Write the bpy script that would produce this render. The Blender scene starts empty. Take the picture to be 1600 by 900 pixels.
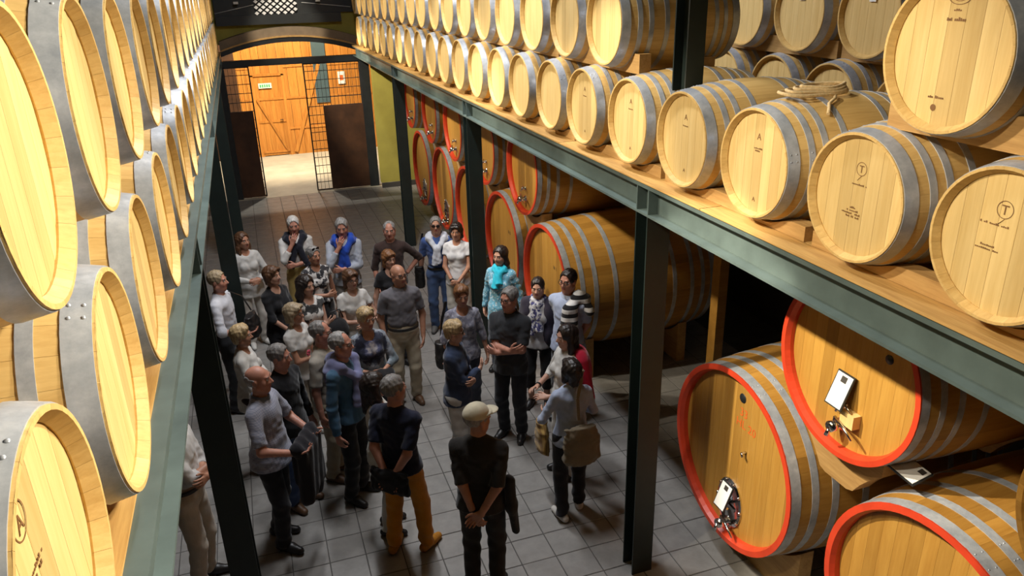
import bpy, bmesh, math, random, time
import numpy as np
from mathutils import Vector, Matrix
T0 = time.time()
SC = bpy.context.scene
COL = SC.collection
PI = math.pi
rad = math.radians

# ------------------------------------------------------------------ camera
cam_d = bpy.data.cameras.new('camera')
cam = bpy.data.objects.new('camera', cam_d)
COL.objects.link(cam)
R3 = Matrix(((0.94485634, 0.14449797, -0.29388234),
             (-0.32652707, 0.3470922, -0.87915134),
             (-0.02503132, 0.92663226, 0.37513477)))
cam.matrix_world = Matrix.Translation((0, 0, 4.65)) @ R3.to_4x4()
cam_d.sensor_width = 36.0
cam_d.lens = 1188.44 / 1600 * 36
cam_d.clip_start = 0.02
SC.camera = cam

# ------------------------------------------------------------------ world, view
w = bpy.data.worlds.new('world'); SC.world = w; w.use_nodes = True
w.node_tree.nodes['Background'].inputs[0].default_value = (0.9, 0.92, 1.0, 1)
w.node_tree.nodes['Background'].inputs[1].default_value = 0.02
SC.view_settings.view_transform = 'Standard'
SC.view_settings.look = 'None'
SC.view_settings.gamma = 1
SC.view_settings.use_curve_mapping = False
SC.view_settings.exposure = 0.0

# ------------------------------------------------------------------ lamps of the cellar (ceiling spots on two tracks)
WARM = (1.0, 0.89, 0.70)
def spot(loc, target, power, size=70, blend=0.5, col=WARM, radius=0.07):
    d = bpy.data.lights.new('track_spot', 'SPOT'); d.energy = power; d.color = col
    d.spot_size = rad(size); d.spot_blend = blend; d.shadow_soft_size = radius
    o = bpy.data.objects.new('track_spot_light', d); COL.objects.link(o); o.location = loc
    o.rotation_euler = (Vector(target) - Vector(loc)).to_track_quat('-Z', 'Y').to_euler()
    return o
def area(loc, target, power, sx, sy, col):
    d = bpy.data.lights.new('fill_area', 'AREA'); d.energy = power; d.color = col; d.shape = 'RECTANGLE'; d.size = sx; d.size_y = sy
    o = bpy.data.objects.new('fill_area_light', d); COL.objects.link(o); o.location = loc
    o.rotation_euler = (Vector(target) - Vector(loc)).to_track_quat('-Z', 'Y').to_euler()
    return o
# track over the left rack shines across the aisle on the right rack
for y, p, s in ((1.7, 320, 58), (3.2, 620, 48), (5.3, 700, 28), (7.3, 600, 40), (9.6, 680, 42), (12.0, 760, 42), (14.4, 780, 42), (16.6, 780, 42)):
    spot((-0.95, y, 6.0), (2.6, y - 0.1, 3.1 if y < 4 else 3.5), p, s, 0.5)
# narrow accents on single barrels
spot((-0.95, 3.6, 6.0), (2.5, 3.40, 3.70), 380, 10, 0.5)
spot((-0.95, 5.2, 6.0), (2.5, 5.05, 4.0), 380, 15, 0.5)
spot((-0.95, 8.0, 6.0), (2.5, 7.9, 3.9), 300, 12, 0.5)
# two of them turned down to the casks under the deck
spot((-0.95, 4.75, 6.0), (3.2, 3.3, 1.5), 2200, 24, 0.35)
spot((-0.95, 8.2, 6.0), (3.4, 8.6, 1.6), 800, 34, 0.5)
spot((-0.95, 12.4, 6.0), (3.2, 12.9, 1.7), 620, 30, 0.5)
# track over the right rack shines back on the left rack
for y, p in ((1.0, 950), (2.4, 850), (4.2, 520), (6.4, 520), (9.0, 560), (12.0, 600), (15.2, 600)):
    spot((3.0, y, 6.1), (-0.5, y + 0.1, 3.95), p, 50, 0.6)
# narrow spot that picks out the visitor in the turquoise scarf
spot((1.3, 6.9, 6.6), (2.66, 8.28, 1.45), 260, 9, 0.35, (1, 0.96, 0.9), 0.04)
# lamps of the entrance behind the gate
spot((0.9, 20.2, 5.2), (0.9, 23.2, 1.2), 1900, 95, 0.6, (1.0, 0.82, 0.55), 0.1)
spot((1.2, 20.6, 5.4), (1.3, 20.6, 0), 750, 95, 0.6, (1.0, 0.93, 0.8), 0.1)
# lamps on the far end: gallery over the gate and the yellow wall
spot((1.1, 15.8, 6.6), (1.1, 19.0, 3.6), 900, 26, 0.6)
spot((-0.9, 15.2, 5.8), (3.3, 18.4, 1.6), 2600, 28, 0.6)
# cool fill added over the aisle to lift visitors and floor, no real fittings
for y in (6.5, 9.0):
    area((1.1, y, 7.2), (1.1, y, 0), 185, 0.3, 1.4, (0.96, 0.97, 1.0))

# ------------------------------------------------------------------ helpers
def tag(o, label=None, cat=None, group=None, kind=None):
    if label: o['label'] = label
    if cat: o['category'] = cat
    if group: o['group'] = group
    if kind: o['kind'] = kind
    return o
def empty(name, loc=(0, 0, 0), rz=0.0):
    o = bpy.data.objects.new(name, None); COL.objects.link(o); o.location = loc; o.rotation_euler = (0, 0, rz)
    o.empty_display_size = 0.1
    return o
def link(name, me, parent=None, mat=None):
    o = bpy.data.objects.new(name, me); COL.objects.link(o)
    if parent: o.parent = parent
    if mat and not me.materials: me.materials.append(mat)
    return o
def mesh_py(name, v, f, mat=None, smooth=False):
    me = bpy.data.meshes.new(name); me.from_pydata(v, [], f); me.update()
    if mat: me.materials.append(mat)
    if smooth: me.polygons.foreach_set('use_smooth', [True] * len(me.polygons))
    return me
def box_vf(x0, x1, y0, y1, z0, z1):
    v = [(x, y, z) for z in (z0, z1) for y in (y0, y1) for x in (x0, x1)]
    f = [(0, 2, 3, 1), (4, 5, 7, 6), (0, 1, 5, 4), (2, 6, 7, 3), (0, 4, 6, 2), (1, 3, 7, 5)]
    return v, f
class MB:
    def __init__(s): s.v = []; s.f = []; s.s = []
    def add(s, v, f, smooth=False):
        n = len(s.v); s.v += [tuple(p) for p in v]; s.f += [tuple(i + n for i in q) for q in f]; s.s += [smooth] * len(f); return s
    def box(s, x0, x1, y0, y1, z0, z1): return s.add(*box_vf(x0, x1, y0, y1, z0, z1))
    def bar(s, a, b, w, h=None, up=(0, 0, 1)):
        a = Vector(a); b = Vector(b); h = h or w; d = (b - a).normalized(); u = Vector(up)
        if abs(d.dot(u)) > .99: u = Vector((1, 0, 0))
        r = d.cross(u).normalized(); u = r.cross(d)
        v = [p + r * (sx * w / 2) + u * (sz * h / 2) for p in (a, b) for sx, sz in ((-1, -1), (1, -1), (1, 1), (-1, 1))]
        return s.add(v, [(3, 2, 1, 0), (4, 5, 6, 7), (0, 1, 5, 4), (1, 2, 6, 5), (2, 3, 7, 6), (3, 0, 4, 7)])
    def tube(s, pts, r, n=8, cap=True):
        pts = [Vector(p) for p in pts]; rs = r if isinstance(r, (list, tuple)) else [r] * len(pts)
        rings = []; u = None; b0 = len(s.v)
        for i, p in enumerate(pts):
            d = (pts[min(i + 1, len(pts) - 1)] - pts[max(i - 1, 0)]).normalized()
            if u is None: u = d.orthogonal().normalized()
            u = (u - d * u.dot(d)).normalized(); w_ = d.cross(u)
            s.v += [tuple(p + (u * math.cos(t) + w_ * math.sin(t)) * rs[i]) for t in (2 * PI * k / n for k in range(n))]
        for i in range(len(pts) - 1):
            for k in range(n):
                s.f.append((b0 + i * n + k, b0 + i * n + (k + 1) % n, b0 + (i + 1) * n + (k + 1) % n, b0 + (i + 1) * n + k)); s.s.append(True)
        if cap:
            s.f.append(tuple(b0 + k for k in reversed(range(n)))); s.s.append(False)
            s.f.append(tuple(b0 + (len(pts) - 1) * n + k for k in range(n))); s.s.append(False)
        return s
    def lathe(s, prof, n=16, axis='Z', at=(0, 0, 0), smooth=True):
        b0 = len(s.v); at = Vector(at)
        for (r, h) in prof:
            for k in range(n):
                c, q = math.cos(2 * PI * k / n) * r, math.sin(2 * PI * k / n) * r
                p = {'Z': (c, q, h), 'X': (h, c, q), 'Y': (q, h, c)}[axis]
                s.v.append(tuple(Vector(p) + at))
        for i in range(len(prof) - 1):
            for k in range(n):
                s.f.append((b0 + i * n + k, b0 + i * n + (k + 1) % n, b0 + (i + 1) * n + (k + 1) % n, b0 + (i + 1) * n + k)); s.s.append(smooth)
        return s
    def mesh(s, name, mat=None):
        me = mesh_py(name, s.v, s.f, mat); me.polygons.foreach_set('use_smooth', s.s); return me
    def build(s, name, mat, parent=None): return link(name, s.mesh(name, mat), parent)
def copy_tree(o, parent=None):
    c = o.copy(); COL.objects.link(c); c.parent = parent
    for ch in o.children: copy_tree(ch, c)
    return c
def fix_normals(me):
    bm = bmesh.new(); bm.from_mesh(me); bmesh.ops.recalc_face_normals(bm, faces=bm.faces); bm.to_mesh(me); bm.free(); return me
ORD = ['first', 'second', 'third', 'fourth', 'fifth', 'sixth', 'seventh', 'eighth', 'ninth', 'tenth', 'eleventh', 'twelfth', 'thirteenth', 'fourteenth', 'fifteenth', 'sixteenth', 'seventeenth', 'eighteenth', 'nineteenth', 'twentieth', 'twenty-first', 'twenty-second', 'twenty-third', 'twenty-fourth', 'twenty-fifth']

# ------------------------------------------------------------------ materials
def new_mat(name):
    m = bpy.data.materials.new(name); m.use_nodes = True
    nt = m.node_tree; b = nt.nodes['Principled BSDF']; return m, nt, b
def N(nt, typ, **kw):
    n = nt.nodes.new(typ)
    for k, v in kw.items():
        if k == 'op': n.operation = v
        elif k == 'ins':
            for i, x in v.items(): n.inputs[i].default_value = x
        else: setattr(n, k, v)
    return n
def ramp(nt, fac, stops):
    r = nt.nodes.new('ShaderNodeValToRGB'); e = r.color_ramp.elements
    while len(e) < len(stops): e.new(0.5)
    for i, (p, c) in enumerate(stops): e[i].position = p; e[i].color = (*c, 1)
    nt.links.new(fac, r.inputs[0]); return r.outputs[0]
def mixc(nt, fac, a, b, mode='MIX'):
    m = nt.nodes.new('ShaderNodeMix'); m.data_type = 'RGBA'; m.blend_type = mode
    for s, x in ((0, fac), (6, a), (7, b)):
        if isinstance(x, (int, float)): m.inputs[s].default_value = x
        elif isinstance(x, tuple): m.inputs[s].default_value = (*x, 1)
        else: nt.links.new(x, m.inputs[s])
    return m.outputs[2]
def coords(nt, scale, kind='Object', rnd=True):
    tc = nt.nodes.new('ShaderNodeTexCoord'); mp = nt.nodes.new('ShaderNodeMapping')
    nt.links.new(tc.outputs[kind], mp.inputs[0]); mp.inputs['Scale'].default_value = scale
    if rnd:
        oi = nt.nodes.new('ShaderNodeObjectInfo'); mul = N(nt, 'ShaderNodeMath', op='MULTIPLY', ins={1: 37.0})
        nt.links.new(oi.outputs['Random'], mul.inputs[0]); cb = nt.nodes.new('ShaderNodeCombineXYZ')
        for i in range(3): nt.links.new(mul.outputs[0], cb.inputs[i])
        nt.links.new(cb.outputs[0], mp.inputs['Location'])
    return mp.outputs[0]
def noise(nt, vec, scale, detail=4, rough=0.55, out='Fac'):
    n = N(nt, 'ShaderNodeTexNoise'); n.inputs['Scale'].default_value = scale; n.inputs['Detail'].default_value = detail; n.inputs['Roughness'].default_value = rough
    nt.links.new(vec, n.inputs['Vector']); return n.outputs[out]
def bump(nt, b, h, strength=0.2, dist=0.01):
    n = N(nt, 'ShaderNodeBump'); n.inputs['Strength'].default_value = strength; n.inputs['Distance'].default_value = dist
    nt.links.new(h, n.inputs['Height']); nt.links.new(n.outputs[0], b.inputs['Normal'])
def wood(name, c1, c2, grain, rough=0.55, var=0.25, bs=0.15, spec=0.35, fine=1.0):
    """grain = stretch of the noise space: small along the grain"""
    m, nt, b = new_mat(name)
    v = coords(nt, grain)
    f1 = noise(nt, v, 3.0, 3); f2 = noise(nt, v, 14.0 * fine, 5, 0.65)
    mix = N(nt, 'ShaderNodeMath', op='MULTIPLY_ADD', ins={1: 0.5}); nt.links.new(f2, mix.inputs[0])
    h = N(nt, 'ShaderNodeMath', op='MULTIPLY', ins={1: 0.5}); nt.links.new(f1, h.inputs[0]); nt.links.new(h.outputs[0], mix.inputs[2])
    c = ramp(nt, mix.outputs[0], [(0.3, c2), (0.62, c1)])
    oi = nt.nodes.new('ShaderNodeObjectInfo')
    tint = ramp(nt, oi.outputs['Random'], [(0.0, (1 - var, 1 - var * 1.1, 1 - var * 1.3)), (0.5, (1, 1, 1)), (1.0, (1 + var * .2, 1 + var * .18, 1 + var * .1))])
    c = mixc(nt, 1.0, c, tint, 'MULTIPLY')
    nt.links.new(c, b.inputs['Base Color']); b.inputs['Roughness'].default_value = rough
    b.inputs['Specular IOR Level'].default_value = spec
    bump(nt, b, mix.outputs[0], bs, 0.004)
    return m
def paint(name, c, rough=0.45, metal=0.0, var=0.25, nscale=6, bs=0.05, spec=0.5):
    m, nt, b = new_mat(name); v = coords(nt, (1, 1, 1))
    f = noise(nt, v, nscale, 5, 0.6)
    d = tuple(x * (1 - var) for x in c); e = tuple(min(1, x * (1 + var)) for x in c)
    nt.links.new(ramp(nt, f, [(0.3, d), (0.7, e)]), b.inputs['Base Color'])
    b.inputs['Roughness'].default_value = rough; b.inputs['Metallic'].default_value = metal; b.inputs['Specular IOR Level'].default_value = spec
    if bs: bump(nt, b, f, bs, 0.003)
    return m
M = {}
M['oak'] = wood('oak_staves', (0.70, 0.48, 0.185), (0.54, 0.33, 0.105), (0.35, 6, 6), 0.55, 0.13)
M['oak_head'] = wood('oak_head', (0.74, 0.54, 0.235), (0.62, 0.42, 0.155), (6, 6, 0.35), 0.5, 0.24, 0.06)  # wide random tint: wood tone plus uneven spot light put into the colour
M['oak_chime'] = wood('oak_chime', (0.60, 0.36, 0.12), (0.46, 0.25, 0.07), (3, 3, 3), 0.6, 0.2)
M['cask'] = wood('cask_staves', (0.48, 0.255, 0.055), (0.34, 0.16, 0.027), (0.3, 4, 4), 0.42, 0.25, 0.1)
M['cask_head'] = wood('cask_head', (0.52, 0.285, 0.06), (0.40, 0.195, 0.034), (4, 4, 0.3), 0.4, 0.22, 0.06)
M['red'] = paint('red_rim_paint', (0.62, 0.055, 0.018), 0.4, 0, 0.12)
def galv():
    m, nt, b = new_mat('galvanised_steel'); v = coords(nt, (1, 1, 1))
    f = noise(nt, v, 9, 6, 0.7); g = noise(nt, v, 60, 3)
    c = ramp(nt, f, [(0.3, (0.30, 0.33, 0.38)), (0.55, (0.46, 0.49, 0.54)), (0.75, (0.64, 0.66, 0.69))])
    nt.links.new(c, b.inputs['Base Color']); b.inputs['Metallic'].default_value = 0.3
    r = N(nt, 'ShaderNodeMath', op='MULTIPLY_ADD', ins={1: 0.3, 2: 0.22}); nt.links.new(g, r.inputs[0]); nt.links.new(r.outputs[0], b.inputs['Roughness'])
    bump(nt, b, g, 0.05, 0.002); return m
M['galv'] = galv()
M['chrome'] = paint('chrome', (0.7, 0.7, 0.7), 0.14, 1.0, 0.05, 5, 0)
M['beam'] = paint('teal_beam_paint', (0.095, 0.130, 0.125), 0.38, 0.0, 0.22, 4, 0.05)
M['column'] = paint('shaded_column_paint', (0.011, 0.020, 0.018), 0.45, 0.0, 0.2, 4, 0.05)  # same paint as the beams, the shade on unlit columns put into the colour
M['black_steel'] = paint('black_steel', (0.018, 0.021, 0.023), 0.45, 0.2, 0.2)
M['plank'] = wood('rack_planks', (0.60, 0.37, 0.125), (0.36, 0.19, 0.055), (6, 0.4, 6), 0.65, 0.2)
M['cradle'] = wood('cradle_wood', (0.52, 0.32, 0.12), (0.33, 0.18, 0.06), (5, 0.5, 5), 0.65, 0.3)
M['tile'] = paint('grey_floor_tile', (0.255, 0.245, 0.23), 0.45, 0, 0.16, 7, 0.04)
M['grout'] = paint('dark_grout', (0.085, 0.08, 0.075), 0.9, 0, 0.2)
M['concrete'] = paint('pale_concrete', (0.50, 0.47, 0.38), 0.55, 0, 0.14, 2.5)
M['doorwood'] = wood('orange_pine', (0.62, 0.27, 0.055), (0.40, 0.135, 0.02), (4, 4, 0.25), 0.45, 0.18, 0.08)
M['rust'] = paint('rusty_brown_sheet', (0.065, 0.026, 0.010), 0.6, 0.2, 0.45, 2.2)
M['yellow_wall'] = paint('yellow_plaster', (0.36, 0.31, 0.06), 0.85, 0, 0.12, 2)
M['dark_wall'] = paint('dark_wall', (0.05, 0.045, 0.042), 0.9, 0, 0.3, 2)
M['ceiling'] = paint('dark_ceiling', (0.05, 0.05, 0.05), 0.9, 0, 0.2, 3)
M['arch'] = paint('arch_plaster', (0.20, 0.15, 0.10), 0.8, 0, 0.2, 4)
M['white_card'] = paint('white_card', (0.85, 0.85, 0.83), 0.5, 0, 0.02)
M['dark_print'] = paint('dark_print', (0.05, 0.045, 0.04), 0.5, 0, 0.2)
M['stamp'] = paint('burnt_stamp', (0.19, 0.09, 0.028), 0.7, 0, 0.2)
M['red_print'] = paint('red_print', (0.75, 0.13, 0.02), 0.6, 0, 0.1)
M['rope'] = paint('rope', (0.62, 0.46, 0.24), 0.85, 0, 0.25, 60, 0.4)
M['blue_paint'] = paint('blue_grey_paint', (0.06, 0.10, 0.12), 0.5, 0, 0.1)
M['lit_steel'] = paint('bare_steel', (0.75, 0.75, 0.76), 0.5, 0.1, 0.1)
M['sign'] = paint('green_white_sign', (0.75, 0.85, 0.72), 0.4, 0, 0.03)
M['sign_green'] = paint('sign_green', (0.05, 0.40, 0.16), 0.5, 0, 0.03)
M['glass_teal'] = paint('teal_glass', (0.10, 0.35, 0.38), 0.2, 0, 0.1)

# ================================================================== THE SETTING
XR, XL, ZB, ZT = 2.478, -0.388, 3.12, 3.345       # aisle faces of the racks, beam bottom / top
# floor with tiles: each tile near the camera is a part, the far ones one part
TX, TY = 0.311, 0.3055; OX, OY = 1.037 % TX, 5.187 % TY
floor = link('floor', mesh_py('floor', *box_vf(-3.3, 6.6, -3.0, 24.0, -0.1, -0.004), M['grout'])); tag(floor, kind='structure')
def tile_vf(x0, x1, y0, y1, z0, z1, b=0.003):
    v = [(x0, y0, z0), (x1, y0, z0), (x1, y1, z0), (x0, y1, z0), (x0, y0, z1 - b), (x1, y0, z1 - b), (x1, y1, z1 - b), (x0, y1, z1 - b),
         (x0 + b, y0 + b, z1), (x1 - b, y0 + b, z1), (x1 - b, y1 - b, z1), (x0 + b, y1 - b, z1)]
    return v, [(0, 1, 5, 4), (1, 2, 6, 5), (2, 3, 7, 6), (3, 0, 4, 7), (4, 5, 9, 8), (5, 6, 10, 9), (6, 7, 11, 10), (7, 4, 8, 11), (8, 9, 10, 11)]
g = 0.004
tile_me = mesh_py('floor_tile', *tile_vf(-TX / 2 + g, TX / 2 - g, -TY / 2 + g, TY / 2 - g, -0.012, 0.0), M['tile'])
tiles = []
for i in range(-11, 18):
    for j in range(-2, 62):
        x = OX + (i + .5) * TX; y = OY + (j + .5) * TY
        if -3.2 < x < 6.4 and y < 18.5: tiles.append((x, y))
def tile_rank(p):
    d = R3.transposed() @ (Vector((p[0], p[1], -4.65)))
    if d.z > -0.1: return 1e9
    u = 800 - 1188 * d.x / d.z; v_ = 450 + 1188 * d.y / d.z
    off = 0 if (-30 < u < 1630 and -30 < v_ < 930 and -0.9 < p[0] < 3.6) else 100
    return off - d.z
tiles.sort(key=tile_rank)
random.seed(3)
for (x, y) in tiles[:300]:
    o = link('floor_tile', tile_me, floor); o.location = (x, y, random.uniform(-.0012, .0012)); o.rotation_euler = (random.uniform(-.003, .003), random.uniform(-.003, .003), 0)
mb = MB()
for (x, y) in tiles[300:]:
    v, f = tile_vf(x - TX / 2 + g, x + TX / 2 - g, y - TY / 2 + g, y + TY / 2 - g, -0.012, 0.0); mb.add(v, f)
tag(mb.build('far_floor_tiles', M['tile'], floor), kind='stuff')
slab = MB().box(-3.2, 6.5, 18.5, 23.9, -0.02, 0.004).build('floor_entrance', M['concrete']); tag(slab, kind='structure')

def struct(name, mb, mat, parent=None):
    o = mb.build(name, mat, parent)
    if not parent: tag(o, kind='structure')
    return o
struct('wall_left', MB().box(-3.5, -3.3, -3, 24, -0.1, 8.2), M['dark_wall'])
struct('wall_right', MB().box(6.6, 6.8, -3, 24, -0.1, 8.2), M['dark_wall'])
struct('wall_behind', MB().box(-3.5, 6.8, -3.2, -3, -0.1, 8.2), M['dark_wall'])
struct('ceiling', MB().box(-3.5, 6.8, -3.2, 24.2, 8.0, 8.2), M['ceiling'])

# wall at the far end: vertical orange boards, each a part
fw = struct('wall_far', MB().box(-3.5, 6.8, 23.5, 23.7, -0.1, 8.2), M['dark_wall'])
random.seed(5)
x = -1.2
while x < 4.3:
    wd = random.uniform(0.20, 0.26)
    if not (0.19 < x + wd / 2 < 1.05):
        MB().box(x, x + wd - 0.008, 23.44, 23.5, 0, 4.0).build('wall_board', M['doorwood'], fw)
    else:
        MB().box(x, x + wd - 0.008, 23.44, 23.5, 2.32, 4.0).build('wall_board', M['doorwood'], fw)
    x += wd
for zz in (0.75, 1.62, 2.5):
    for a, b_ in ((-1.2, 0.18), (1.10, 4.2)):
        MB().box(a, b_, 23.415, 23.44, zz, zz + 0.05).build('wall_rail', M['doorwood'], fw)
MB().bar((1.18, 23.41, 0.08), (2.1, 23.41, 2.55), 0.10, 0.03, (0, 1, 0)).build('diagonal_brace', M['doorwood'], fw)
MB().box(1.95, 2.33, 23.40, 23.44, 1.45, 4.0).build('blue_panel', M['blue_paint'], fw)
MB().box(2.62, 2.82, 23.395, 23.415, 1.95, 2.3).build('notice', M['white_card'], fw)
MB().box(2.67, 2.77, 23.39, 23.396, 2.05, 2.2).build('notice_print', M['red_print'], fw)
# the plank door in it
dr = struct('door_1', MB().box(0.24, 1.03, 23.46, 23.5, 0.02, 2.29), M['doorwood'])
x = 0.25
for k in range(6):
    MB().box(x, x + 0.126, 23.435, 23.46, 0.03, 2.28).build('door_board', M['doorwood'], dr); x += 0.13
for a in ((0.18, 0.25, 0, 2.33), (1.02, 1.09, 0, 2.33)):
    MB().box(a[0], a[1], 23.40, 23.46, a[2], a[3]).build('door_jamb', M['doorwood'], dr)
MB().box(0.18, 1.09, 23.40, 23.46, 2.29, 2.36).build('door_head', M['doorwood'], dr)
for zz in (0.1, 0.98, 1.62):
    MB().box(0.26, 1.01, 23.415, 23.435, zz, zz + 0.06).build('door_rail', M['doorwood'], dr)
MB().bar((0.28, 23.405, 1.66), (0.98, 23.405, 0.12), 0.07, 0.02, (0, 1, 0)).build('door_brace', M['doorwood'], dr)
MB().tube([(0.92, 23.42, 1.05), (0.92, 23.37, 1.05), (0.84, 23.37, 1.05)], 0.012).build('door_handle', M['black_steel'], dr)
ex = tag(empty('exit_sign', (0.55, 23.40, 2.02)), 'small white and green sign on the plank door', 'sign')
MB().box(-0.18, 0.18, -0.012, 0.01, -0.06, 0.08).build('sign_board', M['sign'], ex)
for k in range(5): MB().box(-0.145 + k * 0.06, -0.105 + k * 0.06, -0.014, -0.012, -0.035, 0.045).build('sign_letter', M['sign_green'], ex)
# yellow wall beside the gate
struct('wall_yellow', MB().box(2.84, 4.6, 18.35, 18.5, 0.12, 3.1), M['yellow_wall'])
struct('trim_1', MB().box(2.84, 4.6, 18.3, 18.34, 0, 0.12), M['dark_wall'])

# gallery over the gate: arch, yellow strip, dark panels, perforated screen
arch_r = 6.6; ax = 1.1
def arch_band(y0, y1, zc, t, x0=-0.4, x1=2.62, rise=0.26, n=24):
    v = []; f = []
    for i in range(n + 1):
        x = x0 + (x1 - x0) * i / n; q = (2 * i / n - 1); z = zc + rise * (1 - q * q)
        v += [(x, y0, z), (x, y1, z), (x, y1, z + t), (x, y0, z + t)]
    for i in range(n):
        a = i * 4; b = a + 4
        f += [(a, a + 1, b + 1, b), (a + 1, a + 2, b + 2, b + 1), (a + 2, a + 3, b + 3, b + 2), (a + 3, a, b, b + 3)]
    f += [(3, 2, 1, 0), (n * 4, n * 4 + 1, n * 4 + 2, n * 4 + 3)]
    return v, f
ar = MB().add(*arch_band(18.75, 19.0, 3.22, 0.10)).build('gate_arch', M['black_steel']); tag(ar, 'shallow dark steel arch above the entrance gate', 'arch')
v, f = arch_band(18.8, 19.2, 3.32, 0.22); a2 = MB().add(v, f).build('arch_plaster', M['arch'], ar)
v, f = arch_band(18.73, 18.82, 3.325, 0.035); a3 = MB().add(v, f).build('arch_trim', M['cradle'], ar)
struct('wall_gallery', MB().box(-3.3, 6.6, 19.22, 19.35, 3.45, 8.0), M['yellow_wall'])
struct('trim_2', MB().box(-0.4, 2.35, 19.0, 19.2, 3.86, 4.06), M['black_steel'])
sc_ = tag(empty('perforated_screen', (0.92, 19.05, 4.1)), 'perforated pale metal screen lit above the arch', 'screen')
mb = MB()
for i in range(12):
    for j in range(7):
        if (i + j) % 2 == 0:
            x = -0.42 + i * 0.077; z = 0.0 + j * 0.062
            mb.add([(x - .05, -.01, z), (x, -.01, z - .04), (x + .05, -.01, z), (x, -.01, z + .04), (x - .05, .01, z), (x, .01, z - .04), (x + .05, .01, z), (x, .01, z + .04)],
                   [(0, 1, 2, 3), (7, 6, 5, 4), (0, 4, 5, 1), (1, 5, 6, 2), (2, 6, 7, 3), (3, 7, 4, 0)])
mb.build('lattice', M['lit_steel'], sc_)
struct('trim_3', MB().box(-0.4, 2.7, 19.12, 19.2, 4.06, 5.2), M['black_steel'])
for k, xx in enumerate((0.08, 1.85)):
    l = tag(empty('small_flood_lamp', (xx, 18.9, 4.33)), ('small pale lamp left of' if k == 0 else 'small pale lamp right of') + ' the perforated screen', 'lamp')
    MB().box(-0.05, 0.05, -0.03, 0.03, -0.02, 0.03).build('lamp_body', M['white_card'], l); MB().bar((0, 0.03, 0), (0, 0.25, 0.02), 0.02).build('bracket', M['black_steel'], l)
for k, (a, b_) in enumerate((((-0.4, 19.11, 4.12), (0.45, 19.11, 4.28)), ((1.5, 19.11, 4.30), (2.6, 19.11, 4.17)))):
    tag(MB().tube([a, b_], 0.008, 6).build('stay_cable', M['lit_steel']), ('thin steel cable rising to the screen from the left' if k == 0 else 'thin steel cable falling from the screen to the right'), 'cable')

# entrance gate: lintel, posts, two leaves of mesh with rusty sheets
tag(MB().box(-0.5, 2.7, 18.62, 18.74, 3.0, 3.14).build('gate_lintel', M['black_steel']), 'dark steel lintel beam spanning the gate opening', 'beam')
for k, (x0, x1) in enumerate(((-0.62, -0.40), (2.60, 2.82))):
    tag(MB().box(x0, x1, 18.58, 18.76, 0, 3.3).build('gate_post', M['black_steel']), ('dark gate post on the left of the entrance', 'dark gate post beside the yellow wall')[k], 'post')
def leaf(name, x0, x1, p0, p1, label):
    t = tag(empty(name, ((x0 + x1) / 2, 18.66, 0)), label, 'gate'); c = (x0 + x1) / 2
    fr = MB()
    for xx in (x0, x1): fr.bar((xx - c, 0, 0.02), (xx - c, 0, 3.0), 0.03)
    for zz in (0.03, 2.99): fr.bar((x0 - c, 0, zz), (x1 - c, 0, zz), 0.03)
    fr.build('gate_frame', M['black_steel'], t)
    z = 0.22
    while z < 2.95:
        MB().bar((x0 - c, 0, z), (x1 - c, 0, z), 0.018, 0.014).build('mesh_bar', M['black_steel'], t); z += 0.2
    x = x0 + 0.09
    while x < x1 - 0.02:
        MB().bar((x - c, 0, 0.03), (x - c, 0, 2.98), 0.008, 0.008).build('mesh_wire', M['black_steel'], t); x += 0.09
    MB().box(p0 - c, p1 - c, -0.035, -0.02, 0.03, 2.02).build('sheet_panel', M['rust'], t)
leaf('gate_leaf', -0.40, 0.13, -0.40, 0.10, 'narrow gate leaf with dark brown sheet left of the doorway')
leaf('gate_leaf', 1.33, 2.60, 1.68, 2.60, 'wide mesh gate leaf with rusty sheet right of the doorway')
struct('window_1', MB().box(-0.36, -0.18, 23.38, 23.43, 1.75, 3.1), M['glass_teal'])
bw = tag(MB().box(-0.9, 0.12, 23.36, 23.41, 0, 3.4).build('shade_panel', M['rust']), 'dark brown panel standing in for shade behind the left gate leaf', 'panel')  # brown sheet added for the shadow on the wall behind the leaf
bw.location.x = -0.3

# ------------------------------------------------------------------ rack steel
def ibeam(name, side, label):
    # flange edge towards the aisle at XR / XL
    xo = XR if side > 0 else XL; s = side
    def X(a): return xo + s * a
    mb = MB()
    def bx(a0, a1, z0, z1):
        p, q = sorted((X(a0), X(a1))); mb.box(p, q, -1.5, 18.6, z0, z1)
    bx(0, 0.17, ZB, ZB + 0.016); bx(0, 0.17, ZT - 0.034, ZT); bx(0.078, 0.09, ZB + 0.016, ZT - 0.016)
    o = mb.build(name, M['beam']); tag(o, label, 'beam')
    return o
bR = ibeam('rack_beam', 1, 'long teal steel beam carrying the right barrel rack')
bL = ibeam('rack_beam', -1, 'long teal steel beam carrying the left barrel rack')
COLY = (0.0, 4.53, 9.06, 13.72, 18.0)
for s, xo, bo in ((1, XR, bR), (-1, XL, bL)):
    for y in COLY:
        for dy in (-0.08, 0.08):
            p, q = sorted((xo + s * 0.002, xo + s * 0.078)); MB().box(p, q, y + dy - 0.005, y + dy + 0.005, ZB + 0.016, ZT - 0.016).build('stiffener', M['beam'], bo)
names = {1: ['nearest right-hand steel column, in front of the gap between cask stacks', 'right-hand steel column behind the visitor in the grey polo', 'right-hand steel column next to the yellow wall', 'farthest right-hand steel column by the gate'],
         -1: ['nearest left-hand steel column crossing the crowd', 'left-hand steel column beside the woman in the white blouse', 'left-hand steel column in the dark before the gate', 'farthest left-hand steel column by the gate']}
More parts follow.
